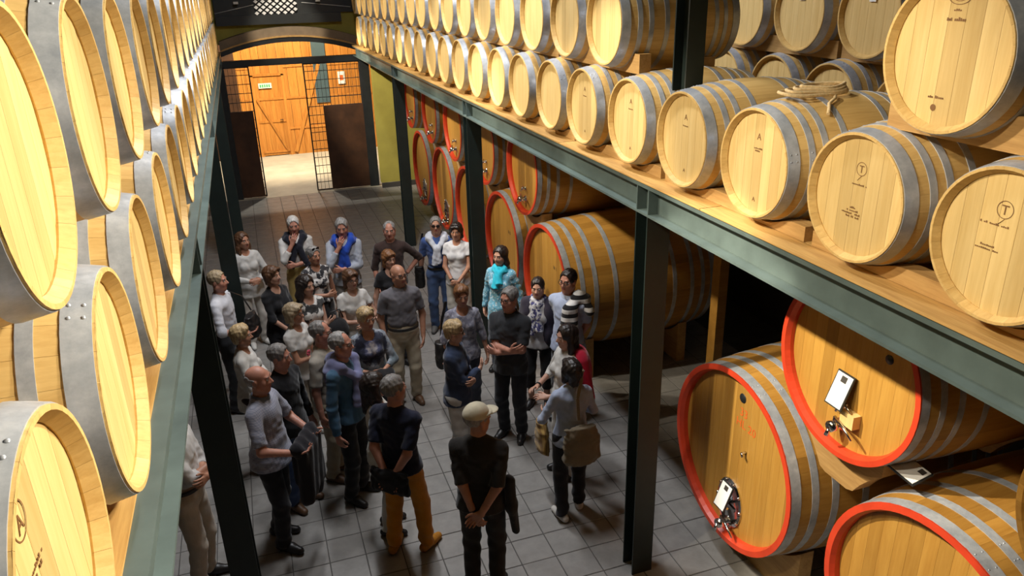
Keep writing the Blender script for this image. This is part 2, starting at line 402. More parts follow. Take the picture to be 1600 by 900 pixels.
for s, xo in ((1, XR), (-1, XL)):
    for k, y in enumerate(COLY[1:4]):
        c = tag(empty('steel_column', (xo + s * 0.09, y, 0)), names[s][k], 'column')
        for dy in (-0.08, 0.08):
            MB().box(-0.09, 0.09, dy - 0.006, dy + 0.006, 0, ZB).build('flange', M['column'], c)
        MB().box(-0.005, 0.005, -0.075, 0.075, 0, ZB).build('web', M['column'], c)
# upper column standing on the right deck
for (x, y, lab) in ((2.79, 4.55, 'dark steel post rising between the upper barrels of the right rack'),):
    c = tag(empty('rack_post', (x, y, ZT)), lab, 'post')
    for dy in (-0.08, 0.08):
        MB().box(-0.065, 0.065, dy - 0.006, dy + 0.006, 0.03, 4.6).build('flange', M['column'], c)
    MB().box(-0.005, 0.005, -0.075, 0.075, 0.03, 4.6).build('web', M['column'], c)
# decks: boards along the aisle, each run of boards a part
def deck(side, label):
    s = side; xo = XR if s > 0 else XL
    d = tag(empty('rack_deck', (xo + s * 1.3, 8.5, ZT)), label, 'shelf')
    random.seed(11 + s)
    a = -0.012 if s > 0 else 0.06
    k = 0
    while a < 2.6:
        wd = 0.16 if k == 0 else 0.24
        y = -1.4 + (k % 3) * 0.7
        while y < 18.5:
            ln = random.uniform(2.2, 2.9); y1 = min(y + ln, 18.55)
            p, q = sorted((s * (a - 1.3), s * (a + wd - 0.006 - 1.3)))
            MB().box(p, q, y - 8.5, y1 - 0.006 - 8.5, 0.0006, 0.010 + random.uniform(0, .002)).build('deck_board', M['plank'], d)
            y = y1
        a += wd; k += 1
    return d
deck(1, 'wooden board deck under the barrels of the right rack')
deck(-1, 'wooden board deck under the barrels of the left rack')

# ================================================================== BARRELS
def prof(L, rh, rb):
    return lambda x: rh + (rb - rh) * (1 - (2 * x / L - 1) ** 2)
def stave_vf(L, rh, rb, th, n, i0=0, bevel=0.016, gap=0.00035, nx=9):
    """one stave around angle 0 (axis X, head at x=0)"""
    Rf = prof(L, rh, rb); a = PI / n; v = []; f = []; sm = []
    xs = [L * k / (nx - 1) for k in range(nx)]
    def pt(x, r, t): return (x, -r * math.sin(t), r * math.cos(t))
    def strip(rows, smooth):
        b = len(v); m = len(rows[0])
        for r in rows: v.extend(r)
        for i in range(len(rows) - 1):
            for j in range(m - 1):
                f.append((b + i * m + j, b + i * m + j + 1, b + (i + 1) * m + j + 1, b + (i + 1) * m + j)); sm.append(smooth)
    e = a - gap / rb
    strip([[pt(x, Rf(x) - (0.0007 if abs(t) == e else 0), t) for t in (e, 0, -e)] for x in xs], True)          # outside
    for t, o in ((e, 1), (-e, -1)):
        rows = [[pt(x, Rf(x) - 0.006, t), pt(x, Rf(x) - 0.0007, t)][::o] for x in xs]; strip(rows, False)
    for x, o in ((0, 1), (L, -1)):                                            # end grain + chime bevel + croze wall
        d = 0.03 * o
        strip([[pt(x, Rf(x), t) for t in (e, 0, -e)][::-o], [pt(x, Rf(x) - (th - bevel), t) for t in (e, 0, -e)][::-o], [pt(x + d, Rf(x) - th, t) for t in (e, 0, -e)][::-o], [pt(x + 2.4 * d, Rf(x + 2.4 * d) - th - 0.002, t) for t in (e, 0, -e)][::-o]], False)
    return v, f, sm
def hoop_mesh(L, rh, rb, x0, x1, name, t=0.0028, n=48, rivet=True):
    Rf = prof(L, rh, rb); mb = MB()
    mb.lathe([(Rf(x0) - .001, x0), (Rf(x0) + t, x0), ], n, 'X', smooth=False)
    xm = (x0 + x1) / 2
    mb.lathe([(Rf(x0) + t, x0), (Rf(xm) + t, xm), (Rf(x1) + t, x1)], n, 'X')
    mb.lathe([(Rf(x1) + t, x1), (Rf(x1) - .001, x1)], n, 'X', smooth=False)
    if rivet:
        for a in (0.25, 0.37):
            for xx in ([xm] if x1 - x0 < 0.05 else [x0 + .016, x1 - .016]):
                r = Rf(xx) + t
                mb.lathe([(0.0055, 0), (0.004, 0.0022), (0.0005, 0.0028)], 8, 'Z', (0, 0, 0))
                b = len(mb.v) - 24
                for i in range(b, b + 24):
                    p = Vector(mb.v[i]); q = Vector((xx + p.x, p.y, r - 0.0003 + p.z))
                    mb.v[i] = (q.x, q.y * math.cos(a) - q.z * math.sin(a), q.y * math.sin(a) + q.z * math.cos(a))
    me = mb.mesh(name, M['galv']); return fix_normals(me)
def plank_vf(r, y0, y1, x0, x1, n=5):
    """a board of a round head: chord strip y0..y1 of a disc of radius r"""
    ys = [y0 + (y1 - y0) * k / n for k in range(n + 1)]
    h = lambda y: math.sqrt(max(r * r - y * y, 1e-6))
    out = [(y, h(y)) for y in ys] + [(y, -h(y)) for y in reversed(ys)]
    m = len(out); v = [(x0 + (0.0015 if i in (0, n, n + 1, m - 1) else 0), y, z) for i, (y, z) in enumerate(out)] + [(x1, y, z) for (y, z) in out]
    f = [tuple(range(m)), tuple(reversed(range(m, 2 * m)))] + [((i + 1) % m, i, m + i, m + (i + 1) % m) for i in range(m)]
    return v, f
class Kind: pass
def make_kind(L, rh, rb, th, nst, nplank, hoops, wood_m, head_m, inset=0.035, pre=''):
    K = Kind(); K.L, K.rh, K.rb, K.nst, K.inset = L, rh, rb, nst, inset
    v, f, sm = stave_vf(L, rh, rb, th, nst)
    me = mesh_py(pre + 'stave', v, f, wood_m); me.polygons.foreach_set('use_smooth', sm); K.stave = me
    mb = MB()
    for i in range(nst):
        c, s_ = math.cos(2 * PI * i / nst), math.sin(2 * PI * i / nst)
        n = len(mb.v); mb.v += [(p[0], p[1] * c - p[2] * s_, p[1] * s_ + p[2] * c) for p in v]; mb.f += [tuple(j + n for j in q) for q in f]; mb.s += sm
    K.body = mb.mesh(pre + 'staves', wood_m)
    K.hoops = [hoop_mesh(L, rh, rb, a, b, pre + 'hoop') for a, b in hoops]
    K.hoops += [hoop_mesh(L, rh, rb, L - b, L - a, pre + 'hoop') for a, b in hoops]
    rhd = rh - th + 0.003
    edges = [-rhd + 1e-4 + (2 * rhd - 2e-4) * k / nplank for k in range(nplank + 1)]
    K.planks = [mesh_py(pre + 'head_board', *plank_vf(rhd, edges[k] + .0006, edges[k + 1] - .0006, inset, inset + 0.02), head_m) for k in range(nplank)]
    mb = MB()
    for k in range(nplank): mb.add(*plank_vf(rhd, edges[k] + .0006, edges[k + 1] - .0006, inset, inset + 0.02))
    K.head = mb.mesh(pre + 'head', head_m)
    mb = MB(); mb.add([(L - inset, rhd * math.cos(t), rhd * math.sin(t)) for t in [2 * PI * k / 32 for k in range(32)]], [tuple(range(32))]); K.back = mb.mesh(pre + 'back_head', head_m)
    return K
BH = [(0.006, 0.068), (0.118, 0.152), (0.198, 0.232), (0.315, 0.349)]
KB = make_kind(0.95, 0.292, 0.345, 0.027, 26, 7, BH, M['oak'], M['oak_head'], pre='barrel_')
def barrel(x, y, z, side, label, group=None, detail=False, spin=0.0, K=None, name='wine_barrel', cat='barrel'):
    """head centre at (x,y,z), axis away from the aisle"""
    K = K or KB
    t = empty(name, (x, y, z), 0 if side > 0 else PI); tag(t, label, cat, group)
    if detail:
        for i in range(K.nst):
            o = link('stave', K.stave, t); o.rotation_euler = (2 * PI * i / K.nst + spin, 0, 0)
        for p in K.planks: link('head_board', p, t)
    else:
        o = link('staves', K.body, t); o.rotation_euler = (spin, 0, 0)
        link('head', K.head, t)
    link('back_head', K.back, t)
    for h in K.hoops:
        o = link('hoop', h, t); o.rotation_euler = (spin * 3, 0, 0)
    return t
def text_mesh(s, size, mat, font_align='CENTER'):
    cu = bpy.data.curves.new('print', 'FONT'); cu.body = s; cu.size = size; cu.align_x = font_align; cu.extrude = 0.0004; cu.resolution_u = 3
    o = bpy.data.objects.new('print', cu); COL.objects.link(o)
    bpy.context.view_layer.update()
    me = bpy.data.meshes.new_from_object(o.evaluated_get(bpy.context.evaluated_depsgraph_get()))
    bpy.data.objects.remove(o); bpy.data.curves.remove(cu)
    me.materials.clear(); me.materials.append(mat); return me
TXT = {}
def print_on(t, s, y, z, size, mat=None, rot=0.0, x=None, name='stamp', K=None):
    """flat print on the head of a barrel; seen from the aisle"""
    key = (s, size, mat.name if mat else '')
    if key not in TXT: TXT[key] = text_mesh(s, size, mat or M['stamp'])
    o = link(name, TXT[key], t)
    xx = (K or KB).inset - 0.0008 if x is None else x
    # text x axis -> -local y (reads left to right from the aisle), text y axis -> z
    o.matrix_local = Matrix(((0, 0, -1, xx), (-1, 0, 0, y), (0, 1, 0, z), (0, 0, 0, 1))) @ Matrix.Rotation(rot, 4, 'Z')
    return o
def ring_on(t, y, z, r, w=0.003, mat=None, ry=None):
    mb = MB(); n = 28; ry = ry or r
    for q in (r, r - w): mb.v += [(KB.inset - 0.0008, y + (q if ry == r else q) * math.cos(2 * PI * k / n), z + (q * ry / r) * math.sin(2 * PI * k / n)) for k in range(n)]
    mb.f += [(k, (k + 1) % n, n + (k + 1) % n, n + k) for k in range(n)]; mb.s += [False] * n
    return mb.build('stamp', mat or M['stamp'], t)
def monogram(t, y, z, s=1.0):
    ring_on(t, y, z, 0.026 * s, 0.0028)
    print_on(t, 'T', y, z - 0.014 * s, 0.04 * s)
    mb = MB().bar((KB.inset - .0008, y - .004 * s, z - .026 * s), (KB.inset - .0008, y + .014 * s, z - .045 * s), 0.003, 0.001); mb.build('stamp', M['stamp'], t)
def fine_lines(t, y, z, widths, h=0.008, gap=0.014):
    for k, wd in enumerate(widths):
        n = max(2, int(wd / 0.008)); mb = MB(); random.seed(int(wd * 1e4) + k)
        for i in range(n):
            if random.random() < .15: continue
            a = y + wd / 2 - i * wd / n; hh = h * random.choice((.6, .6, 1.0, .8))
            mb.box(KB.inset - .0009, KB.inset - .0004, a - wd / n * .75, a, z - k * gap, z - k * gap + hh)
        mb.build('stamp', M['stamp'], t)
ZL, ZU = 3.705, 4.348
SP = 0.742
def rng(a): random.seed(a); return random.uniform(-.012, .012)
RB = {}; RU = {}; LBb = {}; LU = {}
# right rack, lower row
for k in range(22):
    y = 1.905 + SP * k + rng(k) ; i = k
    RB[k] = barrel(2.5 + rng(k + 50) * .8, y, ZL, 1, f'oak barrel, lower row of the right rack, {ORD[i]} from the right edge', 'barrels of the right rack', k < 6, rng(k) * 30)
RB[-1] = None
# right rack, upper row: one near barrel, a gap, then the rest
barr_u = [0] + list(range(4, 22))
for q, k in enumerate(barr_u):
    y = 2.29 + SP * k + rng(k + 7) + (0.0 if k == 0 else 0.0)
    lab = 'big pale oak barrel alone at the near end of the right rack, upper row' if k == 0 else f'oak barrel in the upper row of the right rack, {ORD[q - 1]} beyond the dark post'
    RU[k] = barrel(2.5 + rng(k + 90) * .8, y, ZU, 1, lab, 'barrels of the right rack', k in (0, 4, 5), rng(k + 3) * 30)
# second depth of the right rack, seen through the gap
for k in range(4):
    barrel(4.15, 3.75 + 0.735 * k, ZU + 0.015, 1, ['tagged oak barrel in the back row, just behind the big near barrel', 'tagged oak barrel in the back row, second left of the big barrel', 'tagged oak barrel in the back row, third left of the big barrel', 'oak barrel in the back row partly hidden by the dark post'][k], 'back row barrels of the right rack')
for k in range(5):
    barrel(4.15 + (0.05 if k > 2 else 0), 3.3 + 0.745 * k, ZL + 0.02, 1, f'oak barrel low in the back row of the right rack, {ORD[k]} from near', 'back row barrels of the right rack')
# left rack
for k in range(22):
    y = 1.235 + 0.755 * k + rng(k + 20)
    LBb[k] = barrel(-0.40 - abs(rng(k + 60)) * .5, y, ZL + .012, -1, f'oak barrel, lower row of the left rack, {ORD[k]} from the bottom left corner', 'barrels of the left rack', k < 5, rng(k + 13) * 30)
for k in range(22):
    y = 1.67 + 0.755 * k + rng(k + 30)
    LU[k] = barrel(-0.40 - abs(rng(k + 70)) * .5, y, ZU + .006, -1, f'oak barrel, upper row of the left rack, {ORD[k]} from the left edge', 'barrels of the left rack', k < 4, rng(k + 17) * 30)
# stamps on the heads
monogram(RB[0], 0.02, 0.13, 1.3); fine_lines(RB[0], 0.05, 0.065, [0.12]); fine_lines(RB[0], 0.06, -0.02, [0.06, 0.10])
monogram(RB[1], 0.0, 0.13, 1.2); fine_lines(RB[1], 0.0, 0.055, [0.09])
fine_lines(RB[1], 0.02, -0.055, [0.035, 0.07, 0.13, 0.09], 0.009)
print_on(RB[2], 'A', 0.0, 0.125, 0.05); fine_lines(RB[2], 0.0, 0.075, [0.07, 0.05]); print_on(RB[2], 'A', 0.0, -0.21, 0.035)
for k in (3, 4, 5): print_on(RB[k], 'A', 0.0, 0.12, 0.05); fine_lines(RB[k], 0.0, 0.08, [0.06]); print_on(RB[k], 'A', -0.01, -0.2, 0.03)
ring_on(RU[0], 0.0, 0.205, 0.05, 0.004, None, 0.028); ring_on(RU[0], 0.0, 0.205, 0.03, 0.004, None, 0.016)
fine_lines(RU[0], 0.0, 0.155, [0.035], 0.008); fine_lines(RU[0], 0.0, 0.12, [0.085], 0.014)
fine_lines(RU[0], 0.03, -0.165, [0.075], 0.011)
mb = MB(); mb.lathe([(0.013, KB.inset - .001), (0.0, KB.inset - .0015)], 16, 'X', (0, 0.035, -0.20)); mb.build('stamp', M['stamp'], RU[0])
ring_on(LBb[0], 0.06, 0.16, 0.035, 0.003); print_on(LBb[0], 'A', 0.06, 0.14, 0.045); fine_lines(LBb[0], 0.05, 0.06, [0.09, 0.06])
# white tags on the back row
for k in range(3):
    lab = ['pale paper tag on the back row barrel just behind the big near barrel', 'pale paper tag on the middle tagged back row barrel', 'pale paper tag on the leftmost tagged back row barrel'][k]
    c = tag(empty('paper_tag', (4.15 + 0.03, 3.75 + 0.735 * k, 4.50)), lab, 'tag')
    MB().box(-0.004, 0, -0.03, 0.03, -0.05, 0.05).build('card', M['white_card'], c); MB().box(-0.005, -0.004, -0.018, 0.018, 0.01, 0.035).build('print', M['dark_print'], c)
# scalloped cradles under each pair of barrels
def cradle_me(name, span, n, depth=0.075, hgt=0.085, dip=0.062, rr=0.345, zc=0.0):
    ys = [span * (k / n - .5) for k in range(n + 1)]; v = []; f = []
    for y in ys:
        d = min(abs(y - c) for c in (-SP / 2, SP / 2)); z = hgt
        if d < 0.26: z = hgt - dip * (math.cos(d / 0.26 * PI) + 1) / 2
        v += [(-depth / 2, y, 0), (depth / 2, y, 0), (depth / 2, y, z), (-depth / 2, y, z)]
    for i in range(n):
        a = i * 4; b = a + 4; f += [(a + 1, a, b, b + 1), (a + 2, a + 1, b + 1, b + 2), (a + 3, a + 2, b + 2, b + 3), (a, a + 3, b + 3, b)]
    f += [(0, 1, 2, 3), (n * 4 + 3, n * 4 + 2, n * 4 + 1, n * 4)]
    return mesh_py(name, v, f, M['cradle'])
CR = cradle_me('barrel_cradle', 2 * SP - 0.06, 40, 0.09, 0.080, 0.062)
for side, x, y0, n in ((1, 2.66, 1.905, 11), (-1, -0.57, 1.235, 11)):
    for k in range(n):
        for dx in (0.0, 0.55):
            if dx and side < 0: continue
            o = link('barrel_cradle', CR); o.location = (x + dx, y0 + SP * (2 * k + .5) * (1 if side > 0 else 1.0135), ZT + 0.0125)
            tag(o, ('rear ' if dx else '') + f'scalloped wooden cradle under the {ORD[k]} pair of lower barrels, ' + ('right' if side > 0 else 'left') + ' rack', 'cradle', 'wooden barrel cradles')
CU = cradle_me('barrel_cradle', 2 * SP - 0.06, 40, 0.09, 0.135, 0.118)
for side, x, y0, st, ks in ((1, 2.67, 2.29, SP, (0, 4, 6, 8, 10, 12, 14, 16, 18, 20)), (-1, -0.6, 1.70, 0.757, tuple(range(0, 22, 2)))):
    for k in ks:
        o = link('barrel_cradle', CU); o.location = (x, y0 + st * (k + .5) - (st if (side > 0 and k == 0) else 0), ZL + 0.325 - .016)
        tag(o, ('wooden cradle board under the big near barrel of the right rack' if (side > 0 and k == 0) else f'wooden cradle board under the {ORD[k // 2]} pair of upper barrels, ' + ('right' if side > 0 else 'left') + ' rack'), 'cradle', 'wooden barrel cradles')
for k in (0, 2):
    o = link('barrel_cradle', CU); o.location = (4.32, 3.75 + 0.735 * (k + .5), ZL + 0.325)
    tag(o, 'wooden cradle board between the back barrel rows, ' + ('near' if k == 0 else 'far') + ' one', 'cradle', 'wooden barrel cradles')
# coiled rope on the third barrel
rp = tag(empty('rope_coil', (2.83, 1.905 + 2 * SP, ZL + 0.345)), 'coil of pale rope lying on top of an oak barrel', 'rope')
random.seed(4)
for j in range(4):
    pts = []
    for i in range(41):
        a = 2 * PI * i / 40; rx = 0.20 - 0.02 * j; ry = 0.085 - 0.012 * j
        y = ry * math.sin(a) + 0.01 * math.sin(3 * a + j) - 0.02; x = rx * math.cos(a) + 0.02 * j
        z = math.sqrt(max(0.357 ** 2 - y * y, 0)) - 0.345 + 0.008 + 0.009 * j
        pts.append((x, y, z))
    MB().tube(pts, 0.0095, 7, False).build('rope_loop', M['rope'], rp)
pts = [(0.10, -0.07, 0.01), (0.06, -0.12, -0.01), (0.0, -0.15, -0.03), (-0.03, -0.19, -0.055), (-0.05, -0.21, -0.07)]
MB().tube(pts, 0.009, 7).build('rope_end', M['rope'], rp)
# bung pieces of wood on the deck edge
for (x, y, z) in ((3.15, 4.95, 4.03),):
    tag(MB().box(x - .06, x + .06, y - .07, y + .07, z, z + .075).build('wood_block', M['cradle']), 'small wooden block beside the dark post', 'block')

# ================================================================== LARGE CASKS
CH = [(0.01, 0.085), (0.17, 0.225), (0.33, 0.385), (0.58, 0.635)]
KC = make_kind(2.0, 0.762, 0.83, 0.055, 46, 15, CH, M['cask'], M['cask_head'], 0.07, 'cask_')
KU = make_kind(1.75, 0.578, 0.632, 0.045, 38, 11, [(0.01, 0.065), (0.13, 0.17), (0.25, 0.29), (0.42, 0.46)], M['cask'], M['cask_head'], 0.06, 'cask_')
def rim_me(K, th):
    mb = MB(); r = K.rh
    mb.lathe([(r + .003, 0.012), (r + .004, -0.001), (r - th + .014, -0.002), (r - th - .002, 0.032), (r - th - .004, K.inset)], 64, 'X', smooth=False)
    return fix_normals(mb.mesh('red_rim', M['red']))
RIMC = rim_me(KC, 0.055); RIMU = rim_me(KU, 0.045)
for me in (RIMC, RIMU):
    # normals of an open strip: make them face the aisle
    pass
def tap(t, K, z, s=1.0, y=0.0):
    p = empty('tap', (K.inset, y, z)); p.parent = t
    p_ = MB(); p_.lathe([(0.035 * s, 0), (0.035 * s, -0.012), (0.02 * s, -0.014), (0.02 * s, -0.09 * s)], 14, 'X'); p_.lathe([(0.03 * s, -0.05 * s), (0.03 * s, -0.085 * s), (0.0, -0.086 * s)], 14, 'X')
    bpy.data.objects.remove(p)
    o = p_.build('tap', M['chrome'], t); o.location = (K.inset, y, z)
    h = MB(); h.tube([(-0.06 * s, 0, 0.02 * s), (-0.06 * s, 0, 0.055 * s)], 0.007 * s); h.tube([(-0.06 * s, 0.0, 0.055 * s), (-0.075 * s, -0.10 * s, 0.03 * s), (-0.075 * s, -0.15 * s, 0.0)], [0.009 * s, 0.008 * s, 0.006 * s]); h.tube([(-0.08 * s, 0, -0.005), (-0.10 * s, 0, -0.05 * s)], 0.012 * s)
    h.build('tap_lever', M['chrome'], o)
    return o
def plaque(t, x, y, z, s=1.0, tilt=0.35):
    o = MB().box(-0.006, 0.006, -0.062 * s, 0.062 * s, -0.10 * s, 0.10 * s).build('plaque', M['black_steel'], t); o.location = (x, y, z); o.rotation_euler = (0, tilt, 0)
    MB().box(-0.0085, -0.006, -0.055 * s, 0.055 * s, -0.092 * s, 0.092 * s).build('plaque_card', M['white_card'], o)
    MB().box(-0.0095, -0.0085, -0.022 * s, 0.018 * s, 0.045 * s, 0.08 * s).build('plaque_print', M['dark_print'], o)
    MB().bar((0.0, 0, -0.03), (0.075, 0, -0.055), 0.012).build('plaque_bracket', M['chrome'], o)
    return o
def hatch(t, K, z, s=1.0, y=0.0):
    mb = MB(); n = 24
    def ell(rx, rz, x): return [(x, y + rx * math.cos(2 * PI * k / n), z + rz * math.sin(2 * PI * k / n)) for k in range(n)]
    a, b = 0.135 * s, 0.19 * s
    for q, xx in ((1.0, K.inset), (1.0, K.inset - 0.012), (0.86, K.inset - 0.018), (0.8, K.inset - 0.008), (0.0001, K.inset - 0.008)):
        mb.v += ell(a * q, b * q, xx)
    for i in range(4):
        for k in range(n): mb.f.append((i * n + k, i * n + (k + 1) % n, (i + 1) * n + (k + 1) % n, (i + 1) * n + k)); mb.s.append(i > 2)
    o = link('hatch', fix_normals(mb.mesh('hatch', M['chrome'])), t)
    for k in range(10):
        c, q = math.cos(2 * PI * k / 10), math.sin(2 * PI * k / 10)
        MB().lathe([(0.012, K.inset - .012), (0.012, K.inset - .026), (0.0, K.inset - .03)], 8, 'X', (0, y + a * .93 * c, z + b * .93 * q)).build('bolt', M['chrome'], o)
    MB().bar((K.inset - .03, y - .09 * s, z), (K.inset - .03, y + .09 * s, z), 0.02, 0.03).build('hatch_bar', M['chrome'], o)
    MB().tube([(K.inset - .01, y, z), (K.inset - .07, y, z), (K.inset - .075, y - .07, z + .005)], 0.011).build('hatch_handle', M['chrome'], o)
    return o
def cask(y, z, label, upper=False, red=True, detail=False, front='hatch', x=3.2, spin=0.0, group='large red-rimmed casks'):
    K = KU if upper else KC
    t = barrel(x, y, z, 1, label, group, detail, spin, K, 'wine_cask', 'cask')
    if red: link('red_rim', RIMU if upper else RIMC, t)
    if front == 'hatch': hatch(t, K, -K.rh * .58, 1.2); tap(t, K, -K.rh * .82, 1.3)
    if front == 'tap': tap(t, K, -K.rh * .66, 1.2); tap(t, K, -K.rh * .42, 0.7)
    return t
C1 = cask(4.29, 1.08, 'large red-rimmed cask on its cradle beside the nearest right column', False, True, True)
C3 = cask(2.39, 1.09, 'large red-rimmed cask cut by the bottom right of the picture', False, True, True, None)
U1 = cask(3.245, 2.385, 'upper red-rimmed cask with white plaque, nearest the camera', True, True, True, 'tap')
U0 = cask(1.49, 2.38, 'upper cask with plain wooden rim at the right edge', True, False, True, None)
fy = [8.3, 10.03, 11.8, 13.5, 15.3]; uy = [9.08, 10.8, 12.55, 14.25, 16.05]
FA = [cask(y, 1.09, ['large red-rimmed cask behind the man with the striped sweater', 'large red-rimmed cask behind the woman in the turquoise scarf', 'large cask mostly hidden by the second right-hand column', 'large red-rimmed cask, fourth of the far lower row', 'farthest large red-rimmed cask of the lower row'][k], False, True, k < 2, None if k < 2 else 'hatch') for k, y in enumerate(fy)]
FU = [cask(y, 2.385, ['upper red-rimmed cask above the man with the striped sweater', 'upper cask partly hidden by the second right-hand column', 'upper cask just left of the second right-hand column', 'upper red-rimmed cask, fourth of the far row', 'farthest upper red-rimmed cask'][k], True, True, False, 'tap') for k, y in enumerate(uy)]
plaque(C1, 0.0, -0.0, -0.36, 1.15); plaque(U1, 0.0, 0.0, -0.13, 1.15)
for y_, z_ in ((-0.13, 0.12),): MB().tube([(0.07, y_, z_), (0.03, y_, z_), (0.03, y_ - .02, z_ - .02)], 0.012).build('sampling_tap', M['chrome'], C1)
print_on(C1, '33', -0.06, 0.40, 0.10, M['red_print'], 0, KC.inset - .001, 'red_number'); print_on(C1, 'HL 20', -0.10, 0.30, 0.10, M['red_print'], 0, KC.inset - .001, 'red_number')
mb = MB().lathe([(0.04, KC.inset - .001), (0.035, KC.inset - .006), (0.0, KC.inset - .008)], 18, 'X', (0, -0.03, 0.55)); mb.build('maker_plate', M['black_steel'], C1)
print_on(C3, '4', -0.28, 0.36, 0.11, M['red_print'], 0, KC.inset - .001, 'red_number'); print_on(C3, 'HL 20', -0.28, 0.26, 0.11, M['red_print'], 0, KC.inset - .001, 'red_number')
print_on(U1, 'HL 20', 0.02, 0.30, 0.09, M['dark_print'], 0, KU.inset - .001, 'dark_number')
mb = MB().lathe([(0.03, KU.inset - .001), (0.028, KU.inset - .006), (0.0, KU.inset - .008)], 14, 'X', (0, -0.27, 0.2)); mb.build('bung', M['black_steel'], U1)
print_on(FA[0], 'N 1', -0.2, 0.25, 0.07, M['dark_print'], 0, KC.inset - .001, 'dark_number'); print_on(FA[1], 'N 2', -0.2, 0.2, 0.07, M['dark_print'], 0, KC.inset - .001, 'dark_number')
# wooden sample box hung under the plaque of the upper cask
MB().box(0.0, 0.058, -0.14, -0.03, -0.34, -0.25).build('drip_tray', M['oak_head'], U1)
# plaque on a stand lying on the near lower cask
pq = tag(empty('info_plaque', (3.36, 2.80, 1.93)), 'white information plaque lying on top of the near lower cask', 'plaque')
o = MB().box(-0.075, 0.075, -0.11, 0.11, -0.006, 0.006).build('plaque_back', M['black_steel'], pq); o.rotation_euler = (0.1, -0.25, 0.0)
o = MB().box(-0.068, 0.068, -0.10, 0.10, 0.006, 0.009).build('plaque_card', M['white_card'], pq); o.rotation_euler = (0.1, -0.25, 0)
o = MB().box(0.02, 0.055, -0.085, -0.045, 0.009, 0.0105).build('plaque_print', M['dark_print'], pq); o.rotation_euler = (0.1, -0.25, 0)
MB().bar((0, 0, 0), (0.02, 0.0, -0.08), 0.02).build('plaque_foot', M['chrome'], pq)
# cradles of the casks
def saddle(y, x, label):
    mb = MB(); n = 20; w_ = 0.62; v = []; f = []
    for i in range(n + 1):
        yy = -w_ + 2 * w_ * i / n; z = 1.09 - math.sqrt(max(0.83 ** 2 - yy * yy, 0.01)) if False else max(0.10, 1.085 - math.sqrt(max(0.825 ** 2 - yy * yy, 0)))
        v += [(-0.06, yy, 0), (0.06, yy, 0), (0.06, yy, z), (-0.06, yy, z)]
    for i in range(n):
        a = i * 4; b = a + 4; f += [(a + 1, a, b, b + 1), (a + 2, a + 1, b + 1, b + 2), (a + 3, a + 2, b + 2, b + 3), (a, a + 3, b + 3, b)]
    f += [(0, 1, 2, 3), (n * 4 + 3, n * 4 + 2, n * 4 + 1, n * 4)]
    o = link('cask_saddle', mesh_py('cask_saddle', v, f, M['cradle'])); o.location = (x, y, 0); tag(o, label, 'cradle', 'saddles of the large casks'); return o
SADN = {4.29: 'cask beside the nearest right column', 2.39: 'cask at the bottom right of the picture', 8.3: 'cask behind the striped sweater', 10.03: 'cask behind the turquoise scarf', 11.8: 'cask hidden by the second right column', 13.5: 'fourth far cask', 15.3: 'farthest cask'}
for y in [4.29, 2.39] + fy:
    for x, w_ in ((3.55, 'front'), (4.85, 'rear')): saddle(y, x, f'curved wooden saddle at the {w_} of the {SADN[y]}')
def wedge_beam(y, z, x0, x1, label):
    o = MB().box(x0, x1, -0.30, 0.30, 0, 0.05).build('cask_bearer', M['cradle']); o.location = (0, y, z)
    tag(o, label, 'beam', 'bearers under the upper casks'); return o
for y in [3.32] + [9.1, 10.85, 12.6, 14.3]:
    # concave bearer boards between the casks
    mb = MB(); n = 14; v = []; f = []
    for i in range(n + 1):
        yy = -0.36 + 0.72 * i / n; z1 = 2.385 - math.sqrt(max(0.632 ** 2 - yy * yy, 0)); z0 = max(1.50, 1.09 + math.sqrt(max(.86 ** 2 - (0.9 - abs(yy)) ** 2, 0)))
        z0 = min(z0, z1 - 0.02)
        v += [(-0.07, yy, z0), (0.07, yy, z0), (0.07, yy, z1), (-0.07, yy, z1)]
    for i in range(n):
        a = i * 4; b = a + 4; f += [(a + 1, a, b, b + 1), (a + 2, a + 1, b + 1, b + 2), (a + 3, a + 2, b + 2, b + 3), (a, a + 3, b + 3, b)]
    f += [(0, 1, 2, 3), (n * 4 + 3, n * 4 + 2, n * 4 + 1, n * 4)]
    me = mesh_py('cask_bearer', v, f, M['cradle'])
    for x, w_ in ((3.42, 'front'), (4.6, 'rear')):
        o = link('cask_bearer', me); o.location = (x, y, 0); tag(o, f'wooden bearer at the {w_} of the ' + {3.32: 'near upper cask with the plaque', 9.1: 'upper cask above the striped sweater', 10.85: 'upper cask behind the second column', 12.6: 'third far upper cask', 14.3: 'fourth far upper cask'}[y], 'beam', 'bearers under the upper casks')
tag(MB().box(4.95, 5.07, 7.1, 7.25, 0, 3.1).build('wooden_prop', M['cask']), 'wooden prop standing in the dark gap between the cask stacks', 'post')

